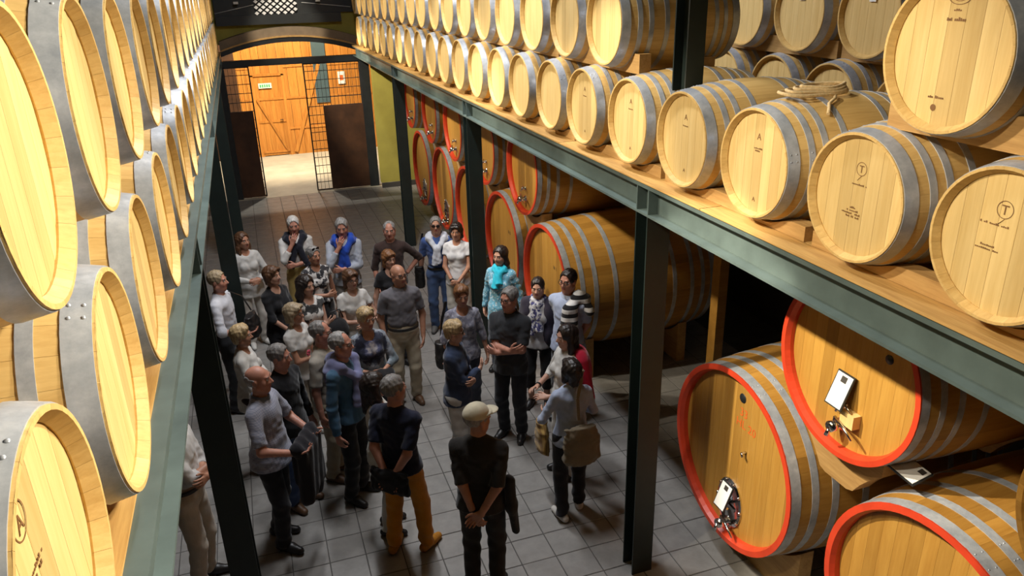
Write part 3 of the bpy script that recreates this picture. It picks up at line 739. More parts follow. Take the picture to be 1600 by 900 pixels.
# ================================================================== PEOPLE
# bodies are smooth-union distance fields turned into one continuous surface (surface nets)
F32 = np.float32
def nrm(v): v = np.asarray(v, float); return v / (np.linalg.norm(v) + 1e-12)
def A(*v): return np.array(v, float)
class SDF:
    def __init__(s): s.p = []
    def cone(s, a, b, ra, rb, k=0.03, cut=None, sub=False):
        s.p.append(('c', A(*a), A(*b), ra, rb, k, cut, sub)); return s
    def ell(s, c, r, k=0.03, rot=None, sub=False):
        s.p.append(('e', A(*c), A(*r), rot, None, k, None, sub)); return s
    def tower(s, secs, k=0.03):
        """stack of elliptical sections (cx, cy, z, rx, ry): flat cut ends"""
        s.p.append(('t', np.array(secs, float), None, None, None, k, None, False)); return s
    def plane(s, p, n):           # keep the side against n
        s.p.append(('h', A(*p), nrm(n), None, None, 0, None, False)); return s
    def bounds(s):
        lo = np.full(3, 9.); hi = np.full(3, -9.)
        for q in s.p:
            if q[7] or q[0] == 'h': continue
            if q[0] == 'c':
                for c, r in ((q[1], q[3]), (q[2], q[4])): lo = np.minimum(lo, c - r); hi = np.maximum(hi, c + r)
            elif q[0] == 'e': m = q[2].max(); r = q[2] if q[3] is None else A(m, m, m); lo = np.minimum(lo, q[1] - r); hi = np.maximum(hi, q[1] + r)
            else:
                t = q[1]; lo = np.minimum(lo, A((t[:, 0] - t[:, 3]).min(), (t[:, 1] - t[:, 4]).min(), t[:, 2].min())); hi = np.maximum(hi, A((t[:, 0] + t[:, 3]).max(), (t[:, 1] + t[:, 4]).max(), t[:, 2].max()))
        return lo - .02, hi + .02
    def __call__(s, P):
        d = None
        for (t, a, b, ra, rb, k, cut, sub) in s.p:
            if t == 'h':
                d = np.maximum(d, (P - a.astype(F32)) @ b.astype(F32)); continue
            if t == 'c':
                ba = (b - a).astype(F32); pa = P - a.astype(F32); L2 = float(ba @ ba)
                h = np.clip((pa @ ba) / L2, 0, 1); q = pa - h[:, None] * ba
                e = np.sqrt(np.einsum('ij,ij->i', q, q)) - (ra + (rb - ra) * h)
                if cut: e = np.maximum(e, (P - b.astype(F32)) @ nrm(ba).astype(F32))
            elif t == 'e':
                q = P - a.astype(F32)
                if ra is not None: q = q @ ra.astype(F32)
                r = b.astype(F32); q1 = q / r; k0 = np.sqrt(np.einsum('ij,ij->i', q1, q1)); q2 = q1 / r; k1 = np.sqrt(np.einsum('ij,ij->i', q2, q2))
                e = k0 * (k0 - 1) / np.maximum(k1, 1e-6)
            else:
                z = P[:, 2]; o = np.argsort(a[:, 2]); T = a[o]
                cx, cy, rx, ry = (np.interp(z, T[:, 2], T[:, i]).astype(F32) for i in (0, 1, 3, 4))
                x = (P[:, 0] - cx) / rx; y = (P[:, 1] - cy) / ry; k0 = np.sqrt(x * x + y * y)
                e = (k0 - 1) * np.minimum(rx, ry); e = np.maximum(e, np.maximum(z - T[-1, 2], T[0, 2] - z))
            if d is None: d = e
            elif sub:
                h = np.clip(.5 - .5 * (d + e) / k, 0, 1); d = d * (1 - h) - e * h + k * h * (1 - h)
            else:
                h = np.clip(.5 + .5 * (e - d) / k, 0, 1); d = e * (1 - h) + d * h - k * h * (1 - h)
        return d
def surface(fn, lo, hi, h, name='m', mat=None, warp=None):
    B = 4
    n = np.ceil((np.asarray(hi) - lo) / (h * B)).astype(int) + 1
    lo = np.asarray(lo, float)
    ax = [lo[i] + (np.arange(n[i]) * B + B / 2) * h for i in range(3)]
    G = np.stack(np.meshgrid(*ax, indexing='ij'), -1).reshape(-1, 3).astype(F32)
    c = fn(G); near = np.abs(c) < h * B * 1.5
    D = np.repeat(np.repeat(np.repeat(c.reshape(n), B, 0), B, 1), B, 2).astype(F32)
    bi = np.argwhere(near.reshape(n)) * B
    off = np.stack(np.meshgrid(*[np.arange(B)] * 3, indexing='ij'), -1).reshape(-1, 3)
    idx = (bi[:, None, :] + off[None]).reshape(-1, 3)
    P = (lo + idx * h).astype(F32)
    val = fn(P)
    if warp is not None: val = val + warp(P)
    D[idx[:, 0], idx[:, 1], idx[:, 2]] = val
    S = D < 0
    cross = []
    nx, ny, nz = D.shape
    acc = np.zeros((nx, ny, nz, 3), F32); cnt = np.zeros((nx, ny, nz), np.int16)
    quads = []
    for a in range(3):
        s0 = [slice(None)] * 3; s1 = [slice(None)] * 3; s0[a] = slice(0, -1); s1[a] = slice(1, None)
        e = np.argwhere(S[tuple(s0)] != S[tuple(s1)])
        if len(e) == 0: continue
        b_, c_ = (a + 1) % 3, (a + 2) % 3
        e = e[(e[:, b_] > 0) & (e[:, c_] > 0)]
        e1 = e.copy(); e1[:, a] += 1
        d0 = D[e[:, 0], e[:, 1], e[:, 2]]; d1 = D[e1[:, 0], e1[:, 1], e1[:, 2]]
        t = d0 / (d0 - d1); pt = e.astype(F32); pt[:, a] += t
        cells = []
        for ob, oc in ((0, 0), (-1, 0), (-1, -1), (0, -1)):
            q = e.copy(); q[:, b_] += ob; q[:, c_] += oc; cells.append(q)
            np.add.at(acc, (q[:, 0], q[:, 1], q[:, 2]), pt); np.add.at(cnt, (q[:, 0], q[:, 1], q[:, 2]), 1)
        fl = np.ravel_multi_index(np.stack(cells, 1).reshape(-1, 3).T, D.shape).reshape(-1, 4)
        flip = d0 > 0
        fl[flip] = fl[flip][:, ::-1]
        quads.append(fl)
    if not quads: return None
    Q = np.concatenate(quads); cf = cnt.ravel(); ids = np.unique(Q)
    V = lo + acc.reshape(-1, 3)[ids] / cf[ids][:, None] * h
    Q = np.searchsorted(ids, Q)
    me = bpy.data.meshes.new(name); me.vertices.add(len(V)); me.vertices.foreach_set('co', V.astype(F32).ravel())
    me.loops.add(Q.size); me.loops.foreach_set('vertex_index', Q.ravel().astype(np.int32))
    me.polygons.add(len(Q)); me.polygons.foreach_set('loop_start', np.arange(0, Q.size, 4, dtype=np.int32)); me.polygons.foreach_set('loop_total', np.full(len(Q), 4, np.int32))
    me.polygons.foreach_set('use_smooth', np.ones(len(Q), bool)); me.update(calc_edges=True)
    if mat: me.materials.append(mat)
    return me, V, Q
def folds(seed, amp=1.0):
    r = np.random.RandomState(seed); p = r.uniform(0, 6.28, 8)
    def f(P):
        x, y, z = P[:, 0], P[:, 1], P[:, 2]
        a = np.sin(26 * x + 9 * np.sin(11 * z + p[0]) + p[1]) * np.sin(15 * z + 6 * np.sin(14 * x + p[2]) + p[3])
        b = np.sin(48 * z + 24 * x * np.sin(5 * z + p[4]) + 20 * y + p[5])
        c = np.sin(36 * (z + .8 * np.abs(x)) + p[6] + 10 * y)
        return (amp * (.0045 * a + .0022 * b + .0022 * c)).astype(F32)
    return f
def leg_folds(seed):
    r = np.random.RandomState(seed); p = r.uniform(0, 6.28, 8)
    def f(P):
        x, y, z = P[:, 0], P[:, 1], P[:, 2]
        wt = np.exp(-((z - .12) / .12) ** 2) + .7 * np.exp(-((z - .46) / .12) ** 2) + .7 * np.exp(-((z - .86) / .10) ** 2) + .25
        return (wt * (.0038 * np.sin(52 * z + 26 * x + 12 * y + p[0]) + .0032 * np.sin(38 * z - 30 * x + 18 * y + p[1]))).astype(F32)
    return f
def solid(sdf, h, name, mat, parent, clip=None, warp=None):
    lo, hi = sdf.bounds()
    if clip is not None: lo = np.maximum(lo, clip[0]); hi = np.minimum(hi, clip[1])
    r = surface(sdf, lo - 2 * h, hi + 2 * h, h, name, mat, warp)
    if r is None: return None
    return link(name, r[0], parent)

# ---------------------------------------------------------------- cloth and skin
def cloth(name, c, rough=0.85, pattern=None, c2=None, scale=40.0, sheen=0.2):
    m, nt, b = new_mat(name); v = coords(nt, (1, 1, 1), 'Object', False)
    f = noise(nt, v, 9, 4); base = ramp(nt, f, [(0.3, tuple(x * .86 for x in c)), (0.7, tuple(min(1, x * 1.1) for x in c))])
    if pattern in ('stripes_v', 'stripes_h', 'check', 'plaid'):
        sep = nt.nodes.new('ShaderNodeSeparateXYZ'); nt.links.new(v, sep.inputs[0])
        def band(i, thr):
            m1 = N(nt, 'ShaderNodeMath', op='MULTIPLY', ins={1: scale}); nt.links.new(sep.outputs[i], m1.inputs[0])
            m2 = N(nt, 'ShaderNodeMath', op='FRACT'); nt.links.new(m1.outputs[0], m2.inputs[0])
            m3 = N(nt, 'ShaderNodeMath', op='GREATER_THAN', ins={1: thr}); nt.links.new(m2.outputs[0], m3.inputs[0]); return m3.outputs[0]
        if pattern == 'stripes_v': fac = band(0, 0.6)
        elif pattern == 'stripes_h': fac = band(2, 0.5)
        else:
            ad = N(nt, 'ShaderNodeMath', op='ADD'); nt.links.new(band(0, 0.7), ad.inputs[0]); nt.links.new(band(2, 0.7), ad.inputs[1])
            m4 = N(nt, 'ShaderNodeMath', op='MULTIPLY', ins={1: 0.5}); nt.links.new(ad.outputs[0], m4.inputs[0]); fac = m4.outputs[0]
        base = mixc(nt, fac, base, c2)
    elif pattern == 'blotch':
        f2 = noise(nt, v, scale, 3, 0.6); fac = ramp(nt, f2, [(0.47, (0, 0, 0)), (0.53, (1, 1, 1))]); base = mixc(nt, fac, base, c2)
    elif pattern == 'dots':
        vo = N(nt, 'ShaderNodeTexVoronoi'); vo.inputs['Scale'].default_value = scale; nt.links.new(v, vo.inputs['Vector'])
        fac = ramp(nt, vo.outputs['Distance'], [(0.28, (1, 1, 1)), (0.36, (0, 0, 0))]); base = mixc(nt, fac, base, c2)
    elif pattern == 'burst':
        # tie-dye: pale sun burst on the chest
        d = N(nt, 'ShaderNodeVectorMath', op='DISTANCE'); nt.links.new(v, d.inputs[0]); d.inputs[1].default_value = (0, 0.14, 1.26)
        ad = N(nt, 'ShaderNodeMath', op='MULTIPLY_ADD', ins={1: 0.12}); nt.links.new(noise(nt, v, 30, 4), ad.inputs[0]); nt.links.new(d.outputs['Value'], ad.inputs[2])
        base = ramp(nt, ad.outputs[0], [(0.10, (0.5, 0.48, 0.5)), (0.13, (0.10, 0.11, 0.2)), (0.17, (0.02, 0.022, 0.04)), (0.24, (0.03, 0.035, 0.06)), (0.27, (0.3, 0.33, 0.38)), (0.32, (0.12, 0.15, 0.17))])
    nt.links.new(base, b.inputs['Base Color']); b.inputs['Roughness'].default_value = rough
    b.inputs['Specular IOR Level'].default_value = 0.2
    b.inputs['Sheen Weight'].default_value = sheen
    # folds: soft large relief and weave
    v2 = coords(nt, (7, 7, 3.5), 'Object', True); nb = noise(nt, v2, 1.6, 3, 0.5)
    bump(nt, b, nb, 0.55, 0.02)
    return m
def skin_mat(name, c):
    m, nt, b = new_mat(name); v = coords(nt, (1, 1, 1)); f = noise(nt, v, 14, 4)
    nt.links.new(ramp(nt, f, [(0.3, tuple(x * .85 for x in c)), (0.7, tuple(min(1, x * 1.1) for x in c))]), b.inputs['Base Color'])
    b.inputs['Roughness'].default_value = 0.5; b.inputs['Subsurface Weight'].default_value = 0.0; return m
def hair_mat(name, c, rough=0.5):
    m, nt, b = new_mat(name); v = coords(nt, (60, 60, 9)); f = noise(nt, v, 1.2, 3)
    nt.links.new(ramp(nt, f, [(0.3, tuple(x * .55 for x in c)), (0.7, tuple(min(1, x * 1.25) for x in c))]), b.inputs['Base Color'])
    b.inputs['Roughness'].default_value = rough; bump(nt, b, f, 0.8, 0.006); return m
SK = {'fair': skin_mat('skin_fair', (0.52, 0.29, 0.205)), 'tan': skin_mat('skin_tan', (0.44, 0.215, 0.135)), 'red': skin_mat('skin_ruddy', (0.49, 0.225, 0.155))}
HM = {'brown': hair_mat('hair_brown', (0.10, 0.045, 0.02)), 'dark': hair_mat('hair_dark', (0.018, 0.012, 0.010), 0.4), 'blond': hair_mat('hair_blond', (0.46, 0.33, 0.17)), 'grey': hair_mat('hair_grey', (0.28, 0.27, 0.26)),
      'white': hair_mat('hair_white', (0.62, 0.60, 0.57)), 'auburn': hair_mat('hair_auburn', (0.20, 0.085, 0.03)), 'ash': hair_mat('hair_ash', (0.34, 0.26, 0.16)), 'salt': hair_mat('hair_salt', (0.19, 0.18, 0.17))}
M['lip'] = skin_mat('lips', (0.40, 0.11, 0.09)); M['eye'] = paint('eye_white', (0.7, 0.68, 0.65), 0.2, 0, 0.02); M['iris'] = paint('iris', (0.03, 0.02, 0.015), 0.15, 0, 0.02)
M['specs'] = paint('spectacle_frame', (0.03, 0.025, 0.025), 0.3, 0.2, 0.1); M['lens'] = paint('dark_lens', (0.015, 0.012, 0.012), 0.08, 0, 0.05)
M['leather_black'] = paint('black_leather', (0.014, 0.013, 0.013), 0.42, 0, 0.2, 20, 0.1); M['leather_brown'] = paint('brown_leather', (0.12, 0.06, 0.028), 0.5, 0, 0.25, 20, 0.1)
M['white_shoe'] = paint('white_shoe', (0.62, 0.60, 0.56), 0.6, 0, 0.08); M['mustard_shoe'] = paint('mustard_suede', (0.42, 0.17, 0.012), 0.85, 0, 0.15, 20)
M['grey_shoe'] = paint('grey_shoe', (0.10, 0.095, 0.09), 0.7, 0, 0.15, 20); M['gold'] = paint('gold', (0.6, 0.42, 0.15), 0.25, 1, 0.05)
_cl = {}
def CL(c, pattern=None, c2=None, scale=40.0):
    k = (c, pattern, c2, scale)
    if k not in _cl: _cl[k] = cloth('cloth', c, 0.85, pattern, c2, scale)
    return _cl[k]
def Rz(a): c, s = math.cos(a), math.sin(a); return np.array([[c, -s, 0], [s, c, 0], [0, 0, 1.]])
def Rx(a): c, s = math.cos(a), math.sin(a); return np.array([[1, 0, 0], [0, c, -s], [0, s, c.real]])
def Ry(a): c, s = math.cos(a), math.sin(a); return np.array([[c, 0, s], [0, 1, 0], [-s, 0, c]])
def ik(a, t, l1, l2, pole):
    d = t - a; L = np.linalg.norm(d); L2 = min(L, (l1 + l2) * .995); u = d / L
    x = (l1 * l1 - l2 * l2 + L2 * L2) / (2 * L2); h = math.sqrt(max(l1 * l1 - x * x, 1e-6))
    p = np.asarray(pole, float); p = nrm(p - u * (p @ u)); return a + u * x + p * h, a + u * L2
# wrist targets for a 1.75 m figure: (x toward the hand's own side, y forward, z), elbow pole, hand direction, palm normal (own-side frame)
ARM = {
 'down':   ((.275, .03, .84), (.4, -1, 0), (-.05, .18, -1), (-1, .15, 0)),
 'cross':  ((-.10, .235, 1.16), (.8, -.2, -1), (-.9, .15, .35), (0, -1, .2)),
 'cross2': ((-.06, .205, 1.10), (.8, -.2, -1), (-1, -.1, .1), (0, -1, 0)),
 'clasp':  ((.045, .215, .93), (1, -.5, 0), (-.75, .1, -.55), (-.3, -1, .3)),
 'clasp_hi': ((.05, .235, 1.08), (1, -.5, -.4), (-.8, .2, -.2), (0, -1, -.2)),
 'back':   ((.03, -.185, .90), (1, -.5, 0), (-.7, 0, -.7), (0, -1, 0)),
 'back2':  ((.0, -.20, .80), (1, -.6, 0), (-.5, -.05, -.85), (0, 1, 0)),
 'chin':   ((.055, .175, 1.40), (.5, .4, -1), (-.35, .15, .9), (-.3, -1, 0)),
 'belly':  ((-.05, .205, 1.10), (.9, -.3, -.4), (-1, .15, 0), (0, -1, 0)),
 'pocket': ((.215, .06, .86), (.7, -1, 0), (-.1, .3, -1), (-1, 0, 0)),
 'hip':    ((.20, -.03, 1.0), (1, -.5, 0), (-.7, -.3, -.5), (-.2, -1, 0)),
 'hold':   ((.12, .27, 1.06), (.8, -.6, -.6), (-.35, .85, .1), (-.6, 0, -.8)),
 'carry':  ((.17, .27, 1.05), (.8, -.7, -.5), (-.6, .75, 0), (0, 0, 1)),
 'behind_hang': ((.27, -.06, .85), (.3, -1, 0), (0, 0, -1), (-1, 0, 0)),
}
def hand_prims(S, W, d, n, side, curl, s=1.0):
    d = nrm(d); n = nrm(n - d * (n @ d)); t = nrm(np.cross(d, n)) * side      # t points to the thumb side
    if True:
        t = np.cross(n, d) * (-side)
    K = []
    for j, off in enumerate((0.030, 0.0105, -0.0095, -0.028)):
        a = W + t * off * .55 * s; k = W + (d * (0.083 - abs(off - .005) * .35) + t * off) * s
        S.cone(a, k, .0135 * s, .0105 * s, .014); K.append(k)
    for j, (k, L) in enumerate(zip(K, (.070, .079, .073, .057))):
        p = k; ang = curl[0]; spread = (0.09, 0.03, -0.03, -0.10)[j]
        for m_, fr in enumerate((.45, .31, .24)):
            dd = nrm((d + t * spread) * math.cos(ang) + n * math.sin(ang)); q = p + dd * L * fr * s
            S.cone(p, q, (.0092 - .0009 * m_) * s, (.0086 - .0011 * m_) * s, .0035); p = q; ang += curl[1]
    b = W + (d * .018 + t * .020) * s; m1 = b + nrm(d * .62 + t * .72 + n * .25) * .042 * s; m2 = m1 + nrm(d * .85 + t * .42 + n * .3) * .030 * s; m3 = m2 + nrm(d * .95 + t * .15 + n * .35) * .024 * s
    S.cone(b, m1, .0145 * s, .0115 * s, .012); S.cone(m1, m2, .0108 * s, .0098 * s, .003); S.cone(m2, m3, .0098 * s, .0078 * s, .003)
def head_prims(S, T, s, fem, ears=True):
    """T(p): head-local to person-local; face along +y"""
    Rm = T.R
    def e(c, r, k=.02, sub=False): S.ell(T(c), A(*r) * s, k * s, Rm, sub)
    def c_(a, b, ra, rb, k=.012): S.cone(T(a), T(b), ra * s, rb * s, k * s)
    e((0, -.014, .028), (.074, .094, .086))
    e((0, .022, -.035), (.060, .070, .070), .03)
    c_((0, .052, -.088), (0, .056, -.094), .024 if fem else .028, .022, .03)
    for q in (-1, 1):
        e((q * .040, .047, -.022), (.026, .026, .03), .02)
        c_((q * .060, -.005, -.055), (q * .022, .045, -.088), .020, .018, .03)
    c_((-.034, .072, .030), (.034, .072, .030), .011, .011, .014)
    for q in (-1, 1): e((q * .031, .088, .010), (.017, .014, .011), .010, True)
    c_((0, .080, .020), (0, .106, -.022), .0075, .0115, .010)
    for q in (-1, 1): e((q * .012, .092, -.026), (.009, .010, .008), .006)
    c_((-.019, .079, -.052), (.019, .079, -.052), .0065, .0065, .006)
    c_((-.015, .078, -.060), (.015, .078, -.060), .0070, .0070, .005)
    if ears:
        for q in (-1, 1): e((q * .077, -.012, -.002), (.009, .020, .031), .006)
class Tf:
    def __init__(s, R, o, sc): s.R = R; s.o = o; s.sc = sc
    def __call__(s, p): return s.R @ (np.asarray(p, float) * s.sc) + s.o
def hair(style, T, s, mat, parent, h):
    S = SDF(); Rm = T.R
    def e(c, r, k=.02, sub=False): S.ell(T(c), A(*r) * s, k * s, Rm, sub)
    def c_(a, b, ra, rb, k=.03): S.cone(T(a), T(b), ra * s, rb * s, k * s)
    n_f = lambda v: Rm @ A(*v)
    fr = 70.0; o0 = T.o
    def warp(P):
        q = (P - o0.astype(F32)) @ Rm.astype(F32)
        return (0.0022 * np.sin(q[:, 0] * 160 + 3 * np.sin(q[:, 2] * 50)) + 0.0018 * np.sin(q[:, 1] * 150 + q[:, 2] * 70)).astype(F32)
    if style == 'bald':
        e((0, -.022, .018), (.081, .094, .080)); S.plane(T((0, -.03, .035)), n_f((0, .35, 1))); e((0, .09, -.01), (.12, .11, .16), .01, True); S.plane(T((0, -.03, -.062)), n_f((0, -.2, -1)))
    elif style == 'receding':
        e((0, -.020, .034), (.082, .098, .090)); e((0, .09, -.03), (.085, .085, .115), .012, True); e((0, .085, .09), (.05, .07, .06), .012, True); S.plane(T((0, -.03, -.060)), n_f((0, -.2, -1)))
    elif style == 'short':
        e((0, -.016, .038), (.084, .103, .094)); e((0, .112, -.010), (.080, .088, .112), .012, True); S.plane(T((0, -.03, -.062)), n_f((0, -.2, -1)))
    elif style == 'crop_f':            # short tousled woman's cut
        e((0, -.018, .042), (.092, .110, .100)); c_((-.05, .02, .10), (.05, .05, .095), .03, .028); e((0, -.06, -.03), (.07, .05, .06)); e((0, .115, -.016), (.074, .088, .110), .012, True); S.plane(T((0, -.03, -.095)), n_f((0, 0, -1)))
    elif style == 'bob':
        e((0, -.018, .040), (.093, .110, .098))
        for q in (-1, 1): c_((q * .075, -.01, .02), (q * .078, -.005, -.095), .032, .026)
        c_((0, -.07, .02), (0, -.065, -.10), .06, .05, .05); c_((-.045, .065, .085), (.045, .068, .08), .026, .024)
        e((0, .120, -.012), (.068, .092, .112), .012, True); S.plane(T((0, 0, -.125)), n_f((0, 0, -1)))
    elif style == 'long':
        e((0, -.018, .040), (.091, .110, .097))
        for q in (-1, 1): c_((q * .072, -.02, .03), (q * .085, -.015, -.10), .034, .034); c_((q * .085, -.02, -.10), (q * .085, .015, -.22), .036, .022)
        c_((0, -.07, .02), (0, -.085, -.22), .062, .055, .05)
        e((0, .120, -.012), (.068, .094, .118), .012, True)
    elif style == 'curly_long':
        e((0, -.02, .042), (.098, .115, .102))
        for q in (-1, 1): c_((q * .08, -.02, .03), (q * .10, -.02, -.10), .042, .05); c_((q * .10, -.03, -.10), (q * .09, -.02, -.25), .05, .03)
        c_((0, -.08, .02), (0, -.10, -.24), .07, .06, .05); e((0, .120, -.012), (.068, .094, .118), .012, True)
    elif style == 'updo':
        e((0, -.018, .040), (.086, .106, .095)); e((0, -.12, .03), (.045, .04, .045)); e((0, .116, -.010), (.075, .088, .114), .012, True); S.plane(T((0, -.03, -.065)), n_f((0, -.2, -1)))
    return solid(S, h, 'hair', mat, parent, warp=warp)
def torus_specs(T, s, parent, dark=False, up=False):
    dz = 0.0; dy = 0.0
    zz, yy = (.010, .098) if not up else (.108, .055)
    mb = MB()
    g = None
    for q in (-1, 1):
        n = 14; pts = [T((q * .032 + .0245 * math.cos(2 * PI * k / n), yy - .004 * abs(math.cos(2 * PI * k / n)), zz + .0175 * math.sin(2 * PI * k / n))) for k in range(n + 1)]
        mb.tube(pts, 0.0026 * s, 6, False)
        mb.tube([T((q * .055, yy - .004, zz + .006)), T((q * .080, yy - .06 if not up else yy - .05, zz + .004)), T((q * .084, yy - .115 if not up else yy - .09, zz if not up else zz - .03))], 0.0024 * s, 6)
    mb.tube([T((-.009, yy, zz + .004)), T((.009, yy, zz + .004))], 0.0024 * s, 6)
    g = mb.build('sunglasses' if dark else 'glasses', M['specs'], parent)
    if dark:
        for q in (-1, 1):
            v = [T((q * .032 + .024 * math.cos(2 * PI * k / 14), yy + (.001), zz + .017 * math.sin(2 * PI * k / 14))) for k in range(14)] + [T((q * .032 + .024 * math.cos(2 * PI * k / 14), yy - .002, zz + .017 * math.sin(2 * PI * k / 14))) for k in range(14)]
            MB().add(v, [tuple(range(14)), tuple(reversed(range(14, 28)))] + [(k, (k + 1) % 14, 14 + (k + 1) % 14, 14 + k) for k in range(14)]).build('dark_lens', M['lens'], g)
    return g
class Person: pass
def person(uv, H, phi, label, fem=False, top=(CL((.5, .5, .5))), sleeve=0.62, hem=None, bottom=None, shoe=None, hairs='short', hairm='brown', skin='fair', arms=('down', 'down'), head=(0, 0), lean=0.0, fat=1.0, curl=(.35, .35), glasses=None, skirt=None,
           feet=((.10, 0), (-.10, 0)), toe=(12, -12), belt=None, vest=None, legs_to=0.055, neckline=0.0, tuck=True, pos=None, twist=0.0, collar=None, loose=0.0):
    s = H / 1.75
    # stand where the head top projects
    if pos is None:
        d = R3 @ Vector((uv[0] - 800, 450 - uv[1], -1188.44)); t = (H - 4.65) / d.z; pos = (d.x * t, d.y * t)
    yaw = rad(161 + phi)
    root = empty('person', (pos[0], pos[1], 0), yaw); tag(root, label, 'person', 'visitors in the aisle')
    o = Person(); o.root = root; o.s = s; o.pos = pos; o.yaw = yaw
    V = lambda x, y, z: A(x, y, z) * s
    sw = (.155 if fem else .178); hw = .098 if fem else .09
    # upper body frame
    U = Rz(rad(twist)) @ Rx(-lean); pel = V(0, 0, .96)
    def up(x, y, z): return pel + U @ (V(x, y, z) - pel)
    B = SDF()
    # torso
    B.ell(up(0, -.005, 1.28), A(.138, .093, .18) * s, .06, U); B.ell(up(0, .0, 1.08), A(.115, .088, .16) * s * A(fat, fat, 1), .06, U); B.ell(V(0, -.005, .93), A(.142, .105, .115) * s, .06)
    for q in (-1, 1): B.cone(up(0, -.02, 1.455), up(q * (sw - .03), -.012, 1.385), .040 * s, .038 * s, .03)
    # head
    hy, hp = rad(head[0]), rad(head[1] * .55 - 2)
    HR = U @ Rz(hy) @ Rx(-hp); nb = up(0, -.01, 1.46); hs = .97 if fem else 1.0
    hc = nb + U @ V(0, .012 + .05 * math.sin(hp), .158)
    T = Tf(HR, hc, s * hs); o.T = T
    B.cone(nb - U @ V(0, 0, .04), nb + (hc - nb) * .62, (.052 if fem else .060) * s, (.047 if fem else .055) * s, .03)
    # legs
    legs = []
    for q, ft in ((1, feet[0]), (-1, feet[1])):
        hip = V(q * hw, 0, .90); ank = V(ft[0], ft[1] - .02, .085); kn, ank = ik(hip, ank, .418 * s, .404 * s, (q * .15, 1, 0)); legs.append((q, hip, kn, ank))
        B.cone(hip, kn, .075 * s, .052 * s, .04); B.cone(kn, ank, .052 * s, .036 * s, .03)
    # arms
    arm = []
    for q, nm in ((1, arms[0]), (-1, arms[1])):
        tg, pole, hd, pn = ARM[nm] if isinstance(nm, str) else nm
        sh = up(q * sw, -.01, 1.385); w_ = up(tg[0] * q, tg[1] + (.03 * (fat - 1) * 4 if tg[1] > .1 else 0), tg[2])
        el, wr = ik(sh, w_, .295 * s, .255 * s, U @ A(pole[0] * q, pole[1], pole[2]))
        hd = U @ A(hd[0] * q, hd[1], hd[2]); pn = U @ A(pn[0] * q, pn[1], pn[2])
        B.cone(sh, el, .043 * s * (.88 if fem else 1), .039 * s * (.88 if fem else 1), .03); B.cone(el, wr, .040 * s * (.86 if fem else 1), .026 * s * (.9 if fem else 1), .02)
        arm.append((q, sh, el, wr, hd, pn))
    o.arm = arm
    # one skin mesh: coarse trunk and limbs, fine head and hands from the same field
    bm_all = []
    Hs = SDF(); Hs.p += B.p[:]; head_prims(Hs, T, s * hs, fem)
    head_lo = hc - .16 * s; head_hi = hc + .16 * s
    # head grid
    nz = nb[2] + .035 * s
    Hd = SDF(); Hd.cone(nb - U @ V(0, 0, .02), nb + (hc - nb) * .62, (.052 if fem else .060) * s, (.047 if fem else .055) * s, .03)
    head_prims(Hd, T, s * hs, fem)
    parts = []
    rH = surface(Hd, hc - .15 * s, hc + .15 * s, .0068, 'tmp'); parts.append(rH)
    rB = surface(B, *[b for b in B.bounds()], .0145, 'tmp'); parts.append(rB)
    for (q, sh, el, wr, hd, pn) in arm:
        Hn = SDF(); Hn.cone(el + (wr - el) * .7, wr, .031 * s * (.88 if fem else 1), .026 * s * (.9 if fem else 1), .012); hand_prims(Hn, wr, hd, pn, q, curl, s * (.93 if fem else 1.0))
        lo, hi = Hn.bounds(); parts.append(surface(Hn, lo - .01, hi + .01, .0052, 'tmp'))
    vs = []; qs = []; n0 = 0; lipmask = []
    for (me, Vv, Qq) in parts:
        vs.append(Vv); qs.append(Qq + n0); n0 += len(Vv); bpy.data.meshes.remove(me)
    Vv = np.concatenate(vs); Qq = np.concatenate(qs)
    me = bpy.data.meshes.new('body'); me.vertices.add(len(Vv)); me.vertices.foreach_set('co', Vv.astype(F32).ravel()); me.loops.add(Qq.size); me.loops.foreach_set('vertex_index', Qq.ravel().astype(np.int32))
    me.polygons.add(len(Qq)); me.polygons.foreach_set('loop_start', np.arange(0, Qq.size, 4, dtype=np.int32)); me.polygons.foreach_set('loop_total', np.full(len(Qq), 4, np.int32)); me.polygons.foreach_set('use_smooth', np.ones(len(Qq), bool))
    me.update(calc_edges=True); me.materials.append(SK[skin]); me.materials.append(M['lip'])
    fc = Vv[Qq].mean(1); lq = ((fc - hc) @ HR) / (s * hs)
    mi = ((np.abs(lq[:, 0]) < .022) & (lq[:, 1] > .074) & (lq[:, 2] < -.046) & (lq[:, 2] > -.066)).astype(np.int32); me.polygons.foreach_set('material_index', mi)
    link('body', me, root)
    for q in (-1, 1):
        mb = MB(); c0 = T((q * .031, .0735, .010)); fwd = HR @ A(0, 1, 0); mb.lathe([(0.0, .0115 * s), (.0055 * s, .0102 * s), (.0095 * s, .0065 * s), (.0115 * s, 0), (.0, -.0115 * s)], 10, 'Y')
        e_ = mb.build('eye', M['eye'], root); e_.data.materials.append(M['iris']); mi = [1 if i < 10 else 0 for i in range(len(e_.data.polygons))]; e_.data.polygons.foreach_set('material_index', mi)
        e_.matrix_local = Matrix.Translation(c0) @ Matrix(HR.tolist()).to_4x4()
        mb = MB(); mb.tube([T((q * .016, .088, .030)), T((q * .032, .088, .0345)), T((q * .048, .078, .031))], .0032 * s, 6); mb.build('eyebrow', HM['dark' if hairm in ('dark', 'brown', 'auburn') else 'salt'], root)
    if hairs: hair(hairs, T, s * hs, HM[hairm], root, .0085)
